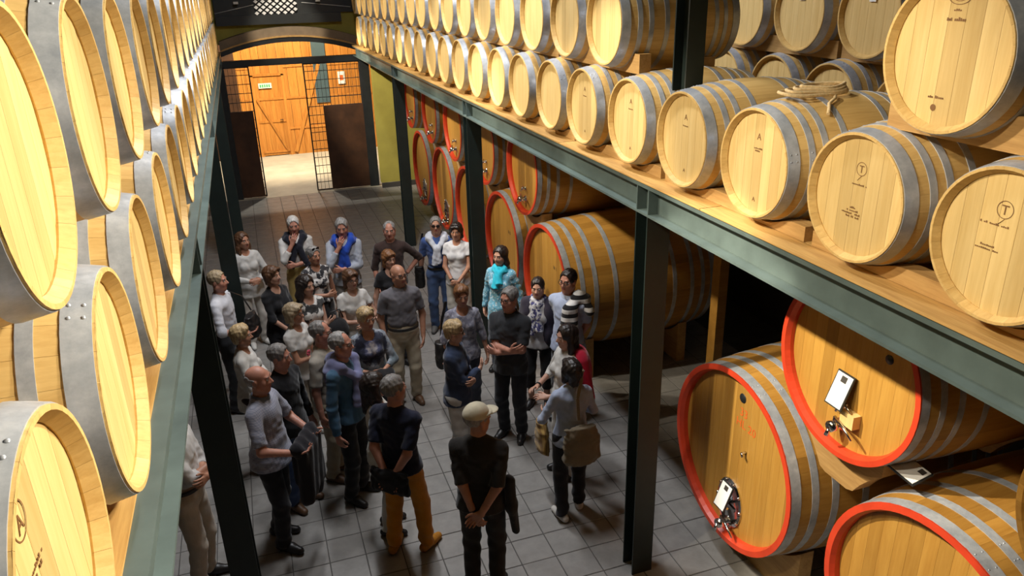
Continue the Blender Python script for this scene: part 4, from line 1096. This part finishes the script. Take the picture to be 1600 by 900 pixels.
    # trousers / skirt
    if bottom is not None:
        P = SDF(); P.ell(V(0, -.005, .93), A(.163, .126, .125) * s * A(1, max(1, fat * .97), 1), .05); P.ell(V(0, 0, 1.02), A(.14, .11, .08) * s * A(fat, fat, 1), .05)
        for (q, hip, kn, ank) in legs:
            end = kn + (ank - kn) * ((.085 - legs_to) / .085 * .02 + .98) if legs_to < .1 else kn + (ank - kn) * (1 - (legs_to - .085) / .40)
            P.cone(hip, kn, .095 * s, (.074 + loose) * s, .035); P.cone(kn, end - V(0, 0, .02), (.073 + loose) * s, (.064 + loose) * s, .02, True)
        P.plane(up(0, 0, 1.06), U @ A(0, 0, 1))
        solid(P, .0125, 'trousers', bottom, root, warp=leg_folds(int(H * 1000 + phi)))
    if skirt is not None:
        P = SDF(); P.tower([(0, 0, 1.04 * s, .145 * s, .115 * s), (0, 0, .93 * s, .185 * s, .15 * s), (0, .01, .52 * s, .23 * s, .19 * s)]); solid(P, .0125, 'skirt', skirt, root, warp=folds(5, .8))
    for i, (q, hip, kn, ank) in enumerate(legs):
        if shoe is None: continue
        a = rad(toe[i]); f = A(-math.sin(-a) * 1, math.cos(a), 0) if False else A(math.sin(a), math.cos(a), 0)
        P = SDF(); base = A(ank[0], ank[1], 0)
        hl = base - f * .045 * s + A(0, 0, .042 * s); td = base + f * .155 * s + A(0, 0, .030 * s); md = base + f * .07 * s + A(0, 0, .045 * s)
        P.cone(hl, md, .040 * s, .040 * s, .03); P.cone(md, td, .042 * s, .034 * s, .03); P.cone(base + A(0, 0, .05 * s), base + A(0, 0, .095 * s), .042 * s, .040 * s, .02, True); P.plane((0, 0, 0.002), (0, 0, -1))
        solid(P, .0095, 'shoe', shoe, root)
    # upper garment
    if top is not None:
        S = SDF(); f1 = 1.0
        S.ell(up(0, -.003, 1.28), A(.165, .120, .195) * s * A(1, max(1, fat * .95), 1), .06, U); S.ell(up(0, .008 * fat, 1.09), A(.142, .110, .165) * s * A(fat, fat, 1), .06, U)
        for q in (-1, 1): S.cone(up(0, -.025, 1.45), up(q * (sw - .03), -.012, 1.395), .054 * s, .052 * s, .03)
        S.ell(up(0, -.012, 1.355), A(sw + .025, .102, .088) * s, .03, U)
        if fem:
            for q in (-1, 1): S.ell(up(q * .068, .095, 1.255), A(.062, .05, .062) * s, .03)
        hz = hem if hem is not None else (.985 if tuck else .86)
        if not tuck or hem is not None:
            pr = .180 if not fem else .182
            S.tower([(up(0, 0, 1.1)[0], up(0, 0, 1.1)[1], 1.10 * s, .135 * s * fat, .105 * s * fat), (0, 0, .95 * s, pr * s * max(1, fat * .95), .146 * s * fat), (0, 0, hz * s, (pr + .012) * s * max(1, fat * .95), .152 * s * fat)], .03)
        S.plane(V(0, 0, hz), (0, 0, -1))
        S.ell(up(0, .055, 1.505), A(.056 + neckline * .4, .082, .046 + neckline * .95) * s, .008, U, True); S.plane(up(0, .0, 1.49), nrm(U @ A(0, .35, 1)))
        for (q, sh, el, wr, hd, pn) in arm:
            fs = .9 if fem else 1.0
            if sleeve <= 1.0:
                S.cone(sh, sh + (el - sh) * max(sleeve, .1), .055 * s * fs, (.060) * s * fs, .03, True)
            else:
                S.cone(sh, el, .054 * s * fs, .051 * s * fs, .03); S.cone(el, el + (wr - el) * (sleeve - 1), .052 * s * fs, .041 * s * fs, .015, True)
        solid(S, .0118, 'top' if fem else 'shirt', top, root, warp=folds(int(H * 1000 + phi), .75))
        if collar is not None:
            mb = MB(); n = 20
            for (rr, zz) in ((.066, 1.462), (.070, 1.50), (.074, 1.497), (.082, 1.462)):
                mb.v += [tuple(up(rr * math.sin(2 * PI * k / n), -.008 + rr * math.cos(2 * PI * k / n) * .95, zz - .022 * max(0, math.cos(2 * PI * k / n)))) for k in range(n)]
            for i in range(3):
                for k in range(n): mb.f.append((i * n + k, i * n + (k + 1) % n, (i + 1) * n + (k + 1) % n, (i + 1) * n + k)); mb.s.append(True)
            link('collar', fix_normals(mb.mesh('collar', collar)), root)
    if belt is not None:
        mb = MB(); n = 28; rx, ry = .152 * s * max(1, fat * .95), .122 * s * max(fat, 1)
        for (k0, zz) in ((1.0, .985), (1.03, .985), (1.03, 1.02), (1.0, 1.02)): mb.v += [(rx * k0 * math.sin(2 * PI * k / n), .003 + ry * k0 * math.cos(2 * PI * k / n), zz * s) for k in range(n)]
        for i in range(4):
            for k in range(n): mb.f.append((i * n + k, i * n + (k + 1) % n, ((i + 1) % 4) * n + (k + 1) % n, ((i + 1) % 4) * n + k)); mb.s.append(True)
        link('belt', fix_normals(mb.mesh('belt', belt)), root)
    if glasses == 'clear': torus_specs(T, s * hs, root)
    if glasses == 'dark': torus_specs(T, s * hs, root, True)
    if glasses == 'up': torus_specs(T, s * hs, root, True, True)
    o.up = up; o.V = V; o.U = U; o.sw = sw; o.fem = fem; o.fat = fat
    return o
def shawl(o, mat, ends=((.07, 1.15), (-.04, 1.13)), name='sweater', knot=True, thick=.038):
    """garment laid over the shoulders with hanging ends"""
    S = SDF(); up = o.up; s = o.s
    for q in (-1, 1):
        S.cone(up(0, -.075, 1.475), up(q * .095, -.045, 1.465), .05 * s, .048 * s, .03); S.cone(up(q * .095, -.045, 1.465), up(q * .105, .045, 1.44), .048 * s, .042 * s, .03)
        S.cone(up(q * .105, .045, 1.44), up(q * .03, .125, 1.335), .042 * s, thick * s, .03)
    S.cone(up(0, -.10, 1.44), up(0, -.13, 1.26), .075 * s, .06 * s, .05)
    for q in (-1, 1): S.ell(up(q * .115, -.035, 1.425), A(.085, .095, .048) * s, .03, o.U @ Ry(q * .35)); S.ell(up(q * .08, -.10, 1.33), A(.075, .035, .11) * s, .04)
    if knot: S.ell(up(0, .14, 1.32), A(.05, .04, .045) * s, .02)
    for (x, z) in ends: S.cone(up(x * .3, .135, 1.31), up(x, .15, z), thick * s, thick * 1.15 * s, .02, True)
    return solid(S, .011, name, mat, o.root, warp=folds(7, .8))
def scarf(o, mat, big=1.0, ends=((.03, 1.15),), name='scarf'):
    S = SDF(); up = o.up; s = o.s
    n = 12
    for k in range(n):
        a, b = 2 * PI * k / n, 2 * PI * (k + 1) / n
        f = lambda t, dz, r: up(r * math.sin(t), -.005 + r * .95 * math.cos(t), 1.475 + dz - .022 * math.cos(t))
        S.cone(f(a, .012 * math.sin(3 * a), .072), f(b, .012 * math.sin(3 * b), .072), .030 * big * s, .030 * big * s, .01)
        S.cone(f(a, -.035 + .01 * math.sin(2 * a + 1), .082), f(b, -.035 + .01 * math.sin(2 * b + 1), .082), .030 * big * s, .030 * big * s, .01)
    for (x, z) in ends: S.cone(up(x * .5, .085, 1.42), up(x, .135, z), .034 * big * s, .042 * big * s, .02, True)
    return solid(S, .0095, name, mat, o.root, warp=folds(9, .8))
def to_world(o, p): return Matrix.Translation((o.pos[0], o.pos[1], 0)) @ Matrix.Rotation(o.yaw, 4, 'Z') @ Vector(p)
def held_thing(o, name, label, cat, at):
    """a thing carried by a person: its own top-level object at the same place"""
    t = empty(name, to_world(o, at), o.yaw); tag(t, label, cat); return t
def bag(o, at, size, mat, label, strap=None, name='shoulder_bag', soft=True, rot=0.0):
    t = held_thing(o, name, label, 'bag', at); w_, d, h_ = size
    S = SDF(); b = .35
    S.tower([(0, 0, -h_, w_ * .46, d * .45), (0, 0, -h_ * .85, w_ * .54, d * .58), (0, 0, -h_ * .4, w_ * .52, d * .5), (0, 0, 0, w_ * .46, d * .28)], .02)
    # square the outline: box-like soft sack
    wf = folds(int(abs(at[0]) * 100) + 3, .55)
    r = surface(lambda P: wf(P) + np.maximum(S(P) * .6, np.maximum(np.maximum(np.abs(P[:, 0]) - w_ / 2, np.abs(P[:, 1]) - d / 2), np.maximum(P[:, 2], -h_ - P[:, 2]))), A(-w_ * .62, -d * .75, -h_ - .02), A(w_ * .62, d * .75, .02), .0095, 'sack', mat)
    c = link('sack', r[0], t); c.rotation_euler = (0, 0, rot)
    if strap:
        pts = [tuple(Matrix.Rotation(-o.yaw, 3, 'Z') @ (Vector(to_world(o, p)) - t.location)) for p in strap]
        mb = MB()
        for a, b_ in zip(pts[:-1], pts[1:]): mb.bar(a, b_, .028, .006, (0, 1, 0.01))
        mb.build('strap', mat, t)
    return t
def draped(o, at, dims, mat, label, name='jacket'):
    """a folded garment hanging over an arm"""
    t = held_thing(o, name, label, 'jacket', at); S = SDF()
    for (a, b_, ra, rb) in dims: S.cone(a, b_, ra, rb, .04)
    def warp(P): return (.006 * np.sin(P[:, 0] * 60 + P[:, 2] * 9) + .004 * np.sin(P[:, 1] * 70)).astype(F32)
    r = surface(S, *S.bounds(), .011, 'cloth', mat, warp); link('cloth', r[0], t); return t

# ------------------------------------------------------------------ the visitors
WH = (.56, .545, .52); BK = (.013, .013, .015); NAVY = (.016, .020, .042); JEANS = (.06, .10, .22); BEIGE = (.42, .34, .24); KHAKI = (.40, .31, .17)
LB, LBR, WS = M['leather_black'], M['leather_brown'], M['white_shoe']
P = {}
P[1] = person((377, 362), 1.66, 40, 'woman in a white blouse with long brown hair beside the left column', True, CL(WH), 1.9, .80, CL((.55, .52, .47)), WS, 'long', 'brown', 'tan', ('clasp_hi', 'clasp_hi'), (15, 5), neckline=.06)
P[2] = person((456, 337), 1.74, 20, 'white-haired man in white shirt with dark vest and hand at his mouth', False, CL(WH), 1.55, None, CL((.42, .30, .10)), LBR, 'short', 'white', 'red', ('chin', 'belly'), (0, 22))
P[3] = person((532, 340), 1.78, 12, 'man with a bright blue sweater over a striped shirt, hand at chin', False, CL((.52, .54, .58), 'stripes_v', (.16, .19, .28), 60), 1.7, .84, CL((.22, .20, .18)), LBR, 'short', 'grey', 'red', ('chin', 'belly'), (0, 25))
P[4] = person((607, 345), 1.74, 8, 'grey-haired man in a dark brown shirt standing at the back', False, CL((.045, .026, .022)), 1.2, .86, CL(BEIGE), LBR, 'receding', 'grey', 'red', ('pocket', 'hip'), (0, 8), tuck=False, fat=1.1)
P[5] = person((606, 390), 1.60, 30, 'woman in black half hidden behind the man in grey polo', True, CL(BK), .5, .84, CL(BK), LB, 'bob', 'auburn', 'fair', ('down', 'down'), (10, 15), neckline=.1)
P[6] = person((680, 338), 1.70, 5, 'man in sunglasses and blue polo with white sweater on his shoulders', False, CL((.055, .10, .27)), .75, None, CL((.05, .085, .18)), M['grey_shoe'], 'short', 'salt', 'tan', ('behind_hang', 'behind_hang'), (0, 0), glasses='dark', belt=LB)
P[7] = person((712, 347), 1.66, -8, 'woman in white with sunglasses on her hair and clasped hands', True, CL((.60, .60, .62)), .42, .83, CL((.52, .49, .43)), WS, 'bob', 'dark', 'tan', ('clasp', 'clasp'), (0, 18), glasses='up', neckline=.05)
P[8] = person((781, 384), 1.68, -20, 'woman in a turquoise scarf and patterned blue tunic beside the cask', True, CL((.16, .42, .58), 'dots', (.62, .70, .74), 42), 1.95, .74, CL((.05, .06, .09)), LB, 'long', 'dark', 'fair', ('behind_hang', 'behind_hang'), (-12, 12))
P[9] = person((488, 384), 1.66, 35, 'woman in a black and white print top with sunglasses on her hair', True, CL((.58, .56, .54), 'blotch', (.03, .03, .035), 16), .25, .98, None, LB, 'updo', 'grey', 'tan', ('belly', 'behind_hang'), (15, 10), glasses='up', skirt=CL(BK), neckline=.06)
P[10] = person((423, 415), 1.66, 62, 'woman in a loose black top with short brown hair', True, CL(BK), 1.15, .84, CL(BK), LB, 'bob', 'brown', 'fair', ('clasp', 'clasp'), (10, 5), neckline=.08)
P[11] = person((476, 430), 1.65, 42, 'woman with long black hair in a sleeveless white and black top', True, CL((.60, .58, .55), 'blotch', (.05, .05, .05), 9), .15, .84, CL((.20, .19, .19)), LB, 'curly_long', 'dark', 'fair', ('cross', 'cross2'), (20, 12), neckline=.08)
P[13] = person((570, 480), 1.66, 28, 'blonde woman in a dark tie-dye top with sunglasses on her head', True, CL((.1, .1, .12), 'burst'), 1.55, .80, CL(BK), LB, 'crop_f', 'blond', 'tan', ('clasp_hi', 'clasp_hi'), (18, 14), glasses='up', neckline=.08, fat=1.12)
P[14] = person((546, 420), 1.64, 35, 'woman in a plain white T-shirt with brown bob and glasses', True, CL(WH), .5, .86, CL((.36, .37, .36), 'blotch', (.20, .21, .22), 30), LB, 'bob', 'brown', 'fair', ('belly', 'clasp_hi'), (5, 14), glasses='clear', neckline=.06)
P[15] = person((621, 412), 1.76, 18, 'bald man in a grey polo with hands in khaki pockets', False, CL((.135, .13, .145)), .72, None, CL((.42, .36, .26)), LBR, 'bald', 'brown', 'tan', ('pocket', 'pocket'), (25, 8), glasses='clear', belt=LB, fat=1.22, collar=CL((.15, .145, .16)))
P[16] = person((498, 500), 1.74, 82, 'man in a beige shirt with glasses beside the man in blue', False, CL((.36, .33, .28)), .8, .84, CL((.38, .32, .22)), LBR, 'receding', 'salt', 'red', ('down', 'down'), (8, 8), glasses='clear', tuck=False)
P[17] = person((457, 473), 1.62, 72, 'woman in a white T-shirt with a red flower and grey-blond bob', True, CL(WH), .55, .84, CL((.30, .27, .22)), WS, 'bob', 'ash', 'tan', ('belly', 'down'), (10, 8), glasses='clear', neckline=.07)
P[18] = person((374, 507), 1.64, 100, 'woman in a white knitted top with short blond hair by the column', True, CL((.60, .58, .54)), 1.5, .80, CL((.04, .025, .025)), LBR, 'crop_f', 'blond', 'tan', ('clasp_hi', 'clasp_hi'), (5, 5), neckline=.05, loose=.01)
P[19] = person((433, 537), 1.72, 68, 'grey-haired man in a black long-sleeved shirt and jeans', False, CL((.012, .012, .014)), 1.92, .84, CL(JEANS), LBR, 'short', 'salt', 'red', ('down', 'down'), (18, 12), tuck=False, fat=1.08)
P[20] = person((400, 570), 1.80, 84, 'balding man in a fine checked shirt carrying a dark jacket', False, CL((.34, .35, .42), 'check', (.20, .21, .28), 55), .85, .86, CL((.020, .020, .026)), LB, 'bald', 'grey', 'red', ('carry', 'carry'), (8, 4), tuck=False, fat=1.15, feet=((.10, .05), (-.10, -.08)), collar=CL((.16, .19, .26)))
P[21] = person((530, 517), 1.79, 72, 'man in a blue hooded sweater with a lilac scarf and glasses', False, CL((.055, .125, .21)), 1.95, .90, CL(BK), LB, 'receding', 'grey', 'red', ('down', 'down'), (12, 6), glasses='clear', tuck=False)
P[22] = person((585, 582), 1.62, 100, 'woman with curly black hair behind the man in orange trousers', True, CL((.60, .58, .52)), .45, .84, CL((.55, .54, .50)), LB, 'curly_long', 'dark', 'tan', ('belly', 'down'), (8, 0), neckline=.06)
P[23] = person((613, 585), 1.76, 158, 'man in a navy polo and bright orange trousers, hands behind back', False, CL((.010, .013, .032)), .85, .88, CL((.52, .20, .010)), M['mustard_shoe'], 'short', 'salt', 'red', ('back', 'back'), (-28, 5), fat=1.02, feet=((.14, .10), (-.12, -.02)), tuck=False, belt=LBR)
P[24] = person((745, 630), 1.76, 172, 'man in a cream cap and dark shirt seen from behind, wrists crossed', False, CL((.022, .020, .018)), 1.0, .86, CL((.018, .016, .015)), LB, 'short', 'grey', 'tan', ('back', 'back2'), (-45, 6), tuck=False, fat=1.12)
P[25] = person((893, 560), 1.62, 198, 'woman with a dark bob in a pale blue shirt seen from behind', True, CL((.36, .42, .56)), 1.45, .86, CL((.014, .014, .018)), WS, 'bob', 'dark', 'fair', ('hold', 'carry'), (0, 5), feet=((.11, .08), (-.12, -.06)))
P[26] = person((885, 507), 1.66, -68, 'woman with long black hair in white top and red jacket', True, CL((.58, .57, .54)), 1.3, .84, CL((.50, .48, .44)), LB, 'long', 'dark', 'fair', ('hold', 'hold'), (0, 12))
P[27] = person((795, 448), 1.77, -22, 'man in a dark grey polo with crossed arms and glasses', False, CL((.033, .036, .042)), .80, .82, CL((.022, .024, .032)), LB, 'short', 'salt', 'red', ('cross', 'cross2'), (-18, 8), glasses='clear', tuck=False, fat=1.05, collar=CL((.035, .038, .044)))
P[28] = person((840, 433), 1.62, -12, 'woman in a dark purple cardigan with a patterned scarf', True, CL((.40, .39, .40)), 1.9, .86, CL(BK), LB, 'updo', 'dark', 'fair', ('down', 'down'), (0, 14), legs_to=.30)
P[29] = person((888, 420), 1.82, -32, 'man in a pale blue shirt with a striped sweater over one shoulder', False, CL((.36, .42, .58)), .8, .86, CL((.05, .05, .06)), LB, 'short', 'dark', 'red', ('back', 'back'), (-5, 8), glasses='clear', tuck=False, fat=1.08, collar=CL((.38, .44, .6)))
P[30] = person((720, 445), 1.64, 12, 'woman with light brown hair in a grey-violet print top', True, CL((.20, .20, .26), 'blotch', (.34, .34, .40), 22), 1.3, .84, CL((.05, .055, .08)), LB, 'crop_f', 'auburn', 'tan', ('down', 'down'), (5, 18), neckline=.08)
P[31] = person((708, 500), 1.64, 78, 'blonde woman in a navy jacket with crossed arms and glasses', True, CL((.032, .048, .095)), 1.9, .82, CL((.50, .50, .48)), WS, 'crop_f', 'blond', 'fair', ('cross', 'cross2'), (8, 12), glasses='clear', loose=.01)
P[32] = person((337, 422), 1.76, 92, 'man in a white shirt with a dark bag behind the left column', False, CL((.56, .57, .62)), 1.2, None, CL(BK), LB, 'short', 'ash', 'red', ('carry', 'down'), (0, 5))
P[33] = person(None, 1.76, 92, 'man with crossed arms and beige trousers between rack beam and column', False, CL((.52, .51, .50)), 1.3, None, CL((.48, .42, .34)), LB, 'short', 'grey', 'tan', ('cross', 'cross2'), (0, 5), pos=(-0.90, 5.62), belt=LB)
# garments over the shoulders
shawl(P[2], CL((.012, .013, .022)), ((.12, 1.05), (-.12, 1.05)), 'vest', False, .045)
shawl(P[3], CL((.015, .06, .38)), ((.06, 1.08), (-.03, 1.10)), 'sweater', True, .045)
shawl(P[6], CL((.60, .62, .68)), ((.05, 1.08), (-.02, 1.10)), 'sweater')
shawl(P[21], CL((.16, .17, .30)), ((.08, 1.06), (.02, 1.12)), 'scarf')
scarf(P[8], CL((.03, .50, .68)), 1.25, ((.03, 1.22), (-.03, 1.28)))
scarf(P[28], CL((.55, .55, .58), 'blotch', (.05, .05, .16), 30), 1.0, ((.05, 1.05), (-.04, 1.10)))
# dark cardigan of the woman by the cask, open at the front
o = P[28]; S = SDF(); s = o.s
for q in (-1, 1):
    S.ell(o.up(q * .12, -.01, 1.27), A(.09, .125, .20) * s, .04, o.U); S.ell(o.up(q * .12, 0, 1.02), A(.085, .125, .20) * s, .04)
    a = o.arm[0 if q > 0 else 1]; S.cone(a[1], a[2], .062 * s, .055 * s, .03); S.cone(a[2], a[2] + (a[3] - a[2]) * .93, .055 * s, .044 * s, .02, True); S.cone(o.up(q * .15, -.01, 1.43), o.up(q * .06, -.02, 1.45), .06 * s, .055 * s, .03)
S.plane(o.V(0, 0, .84), (0, 0, -1)); solid(S, .012, 'cardigan', CL((.035, .030, .048)), o.root)
# striped sweater over the shoulder of the man by the cask
o = P[29]; S = SDF(); s = o.s
S.cone(o.up(-.13, -.10, 1.36), o.up(-.12, .0, 1.475), .065 * s, .058 * s, .04); S.cone(o.up(-.12, .0, 1.475), o.up(-.07, .13, 1.36), .055 * s, .055 * s, .04); S.cone(o.up(-.07, .13, 1.36), o.up(-.05, .165, 1.08), .06 * s, .07 * s, .03, True); S.cone(o.up(-.10, .10, 1.38), o.up(-.12, .14, 1.12), .055 * s, .06 * s, .03, True); S.ell(o.up(-.14, -.04, 1.44), A(.09, .10, .055) * s, .03); S.cone(o.up(-.14, -.03, 1.46), o.up(-.25, .0, 1.33), .055 * s, .05 * s, .03)
solid(S, .011, 'sweater', CL((.60, .60, .60), 'stripes_h', (.010, .010, .012), 11.5), o.root)
# red jacket hanging behind the woman in white
o = P[26]; S = SDF(); s = o.s
S.cone(o.up(-.13, -.10, 1.43), o.up(.13, -.10, 1.43), .065 * s, .065 * s, .03); S.ell(o.up(0, -.165, 1.22), A(.19, .085, .26) * s, .05); S.ell(o.up(0, -.16, .98), A(.18, .075, .18) * s, .05); S.cone(o.up(.17, -.1, 1.4), o.up(.22, -.16, 1.0), .055 * s, .05 * s, .03); S.cone(o.up(-.17, -.1, 1.4), o.up(-.22, -.16, 1.0), .055 * s, .05 * s, .03)
solid(S, .012, 'red_jacket', CL((.50, .015, .045)), o.root)
# cap of the man in front
o = P[24]; T = o.T; S = SDF(); s = o.s
S.ell(T((0, -.016, .045)), A(.088, .106, .092) * s, .02, T.R); S.plane(T((0, 0, .028)), T.R @ A(0, -.12, -1))
cap = solid(S, .008, 'cap', CL((.52, .48, .36)), o.root)
S = SDF(); S.ell(T((0, .095, .040)), A(.068, .085, .010) * s, .01, T.R); S.ell(T((0, .03, .05)), A(.085, .08, .018) * s, .01, T.R)
solid(S, .007, 'cap_peak', CL((.52, .48, .36)), cap)
# red flower on the white T-shirt
o = P[17]; mb = MB()
for k in range(6):
    c = A(.05 + .022 * math.cos(k * PI / 3), .152, 1.17 + .022 * math.sin(k * PI / 3)); mb.lathe([(.017, 0), (.012, .006), (0, .008)], 8, 'Y', tuple(c * o.s))
mb.build('flower_print', CL((.5, .05, .10)), o.root)
# watches
for k, i in ((24, 1), (23, 1), (26, 0), (7, 0), (25, 0)):
    o = P[k]; (q, sh, el, wr, hd, pn) = o.arm[i]; d = nrm(wr - el); c = wr - d * .025; mb = MB(); mb.tube([tuple(c - d * .009), tuple(c + d * .009)], .031 * o.s, 12); mb.build('wristwatch', LB, o.root)
# bags and jackets they carry
o = P[23]; bag(o, (0.0, -.19, .98), (.36, .07, .22), CL((.010, .010, .012)), 'black flat bag held behind the man in orange trousers', None, 'flat_bag')
o = P[24]; draped(o, (.235, -.03, 1.12), [((0, 0, 0), (.0, .02, -.25), .045, .055), ((0, .02, -.25), (.02, .05, -.52), .05, .03)], CL((.016, .015, .014)), 'dark jacket hanging over the right arm of the man in the cap')
o = P[25]; bag(o, (.02, -.19, 1.04), (.34, .11, .37), CL((.20, .165, .11)), 'taupe shoulder bag on the back of the woman in pale blue', [(.0, -.17, 1.10), (.0, -.14, 1.30), (.06, -.09, 1.46), (.12, .02, 1.47), (.10, .14, 1.30)])
bag(o, (-.17, .30, .86), (.10, .26, .32), CL((.42, .27, .08), 'stripes_v', (.25, .14, .04), 30), 'ochre striped shopping bag hanging beside the woman in pale blue', [(-.17, .22, .86), (-.16, .255, .99), (-.16, .26, 1.0), (-.17, .36, .86)], 'shopping_bag')
o = P[20]; draped(o, (.0, .33, 1.09), [((-.17, -.02, .02), (.17, -.02, 0.02), .055, .055)] + [((x_, .02, -.03), (x_ * .9, .0, -.46 + .05 * math.sin(x_ * 40)), .05, .062) for x_ in (-.15, -.085, -.045, .02, .075, .14)] + [((-.1, -.06, -.05), (-.1, -.06, -.3), .04, .045), ((.08, -.06, -.05), (.08, -.06, -.35), .04, .045)], CL((.013, .012, .016)), 'dark jacket draped over the arms of the balding man')
o = P[13]; draped(o, (.02, .30, 1.02), [((-.12, 0, 0), (.14, 0, .02), .06, .06), ((-.06, .03, -.05), (-.04, .04, -.32), .08, .11), ((.10, .03, -.03), (.12, .04, -.28), .07, .09), ((.16, .02, .0), (.24, .04, .14), .03, .015)], CL(BK), 'black jacket bundled in front of the tie-dye top')
o = P[6]; bag(o, (.27, -.05, .98), (.14, .16, .32), LB, 'black shoulder bag at the side of the man in sunglasses', [(.27, -.05, .98), (.24, -.08, 1.25), (.19, -.02, 1.46)])
o = P[30]; bag(o, (.26, -.04, .98), (.12, .24, .30), LB, 'black handbag hanging from the shoulder of the woman in grey-violet', [(.25, -.04, .98), (.22, -.04, 1.25), (.17, -.01, 1.46)])
o = P[32]; bag(o, (.02, .30, 1.22), (.30, .16, .26), LB, 'black bag held in front by the man in white behind the column', [(-.1, .28, 1.22), (-.1, .2, 1.40), (-.12, .05, 1.46)])
o = P[11]; t = held_thing(o, 'round_bag', 'round black bag between the long-haired woman and the man in beige', 'bag', (-.20, .22, .98)); S = SDF(); S.ell((0, 0, 0), (.15, .10, .15), .02); S.plane((0, 0, -.13), (0, 0, -1)); r = surface(S, A(-.18, -.13, -.16), A(.18, .13, .18), .011, 'sack', CL((.014, .014, .016))); link('sack', r[0], t); MB().tube([(-.1, 0, .12), (-.06, 0, .24), (.06, 0, .24), (.1, 0, .12)], .009).build('strap', LB, t)
o = P[13]; t = bag(o, (.42, .36, .72), (.24, .12, .26), CL((.30, .33, .36), 'blotch', (.08, .09, .1), 14), 'grey patterned bag low beside the black jacket', [(.40, .36, .72), (.36, .34, .95), (.30, .30, 1.02)], 'patterned_bag')
print('script seconds', round(time.time() - T0, 1))
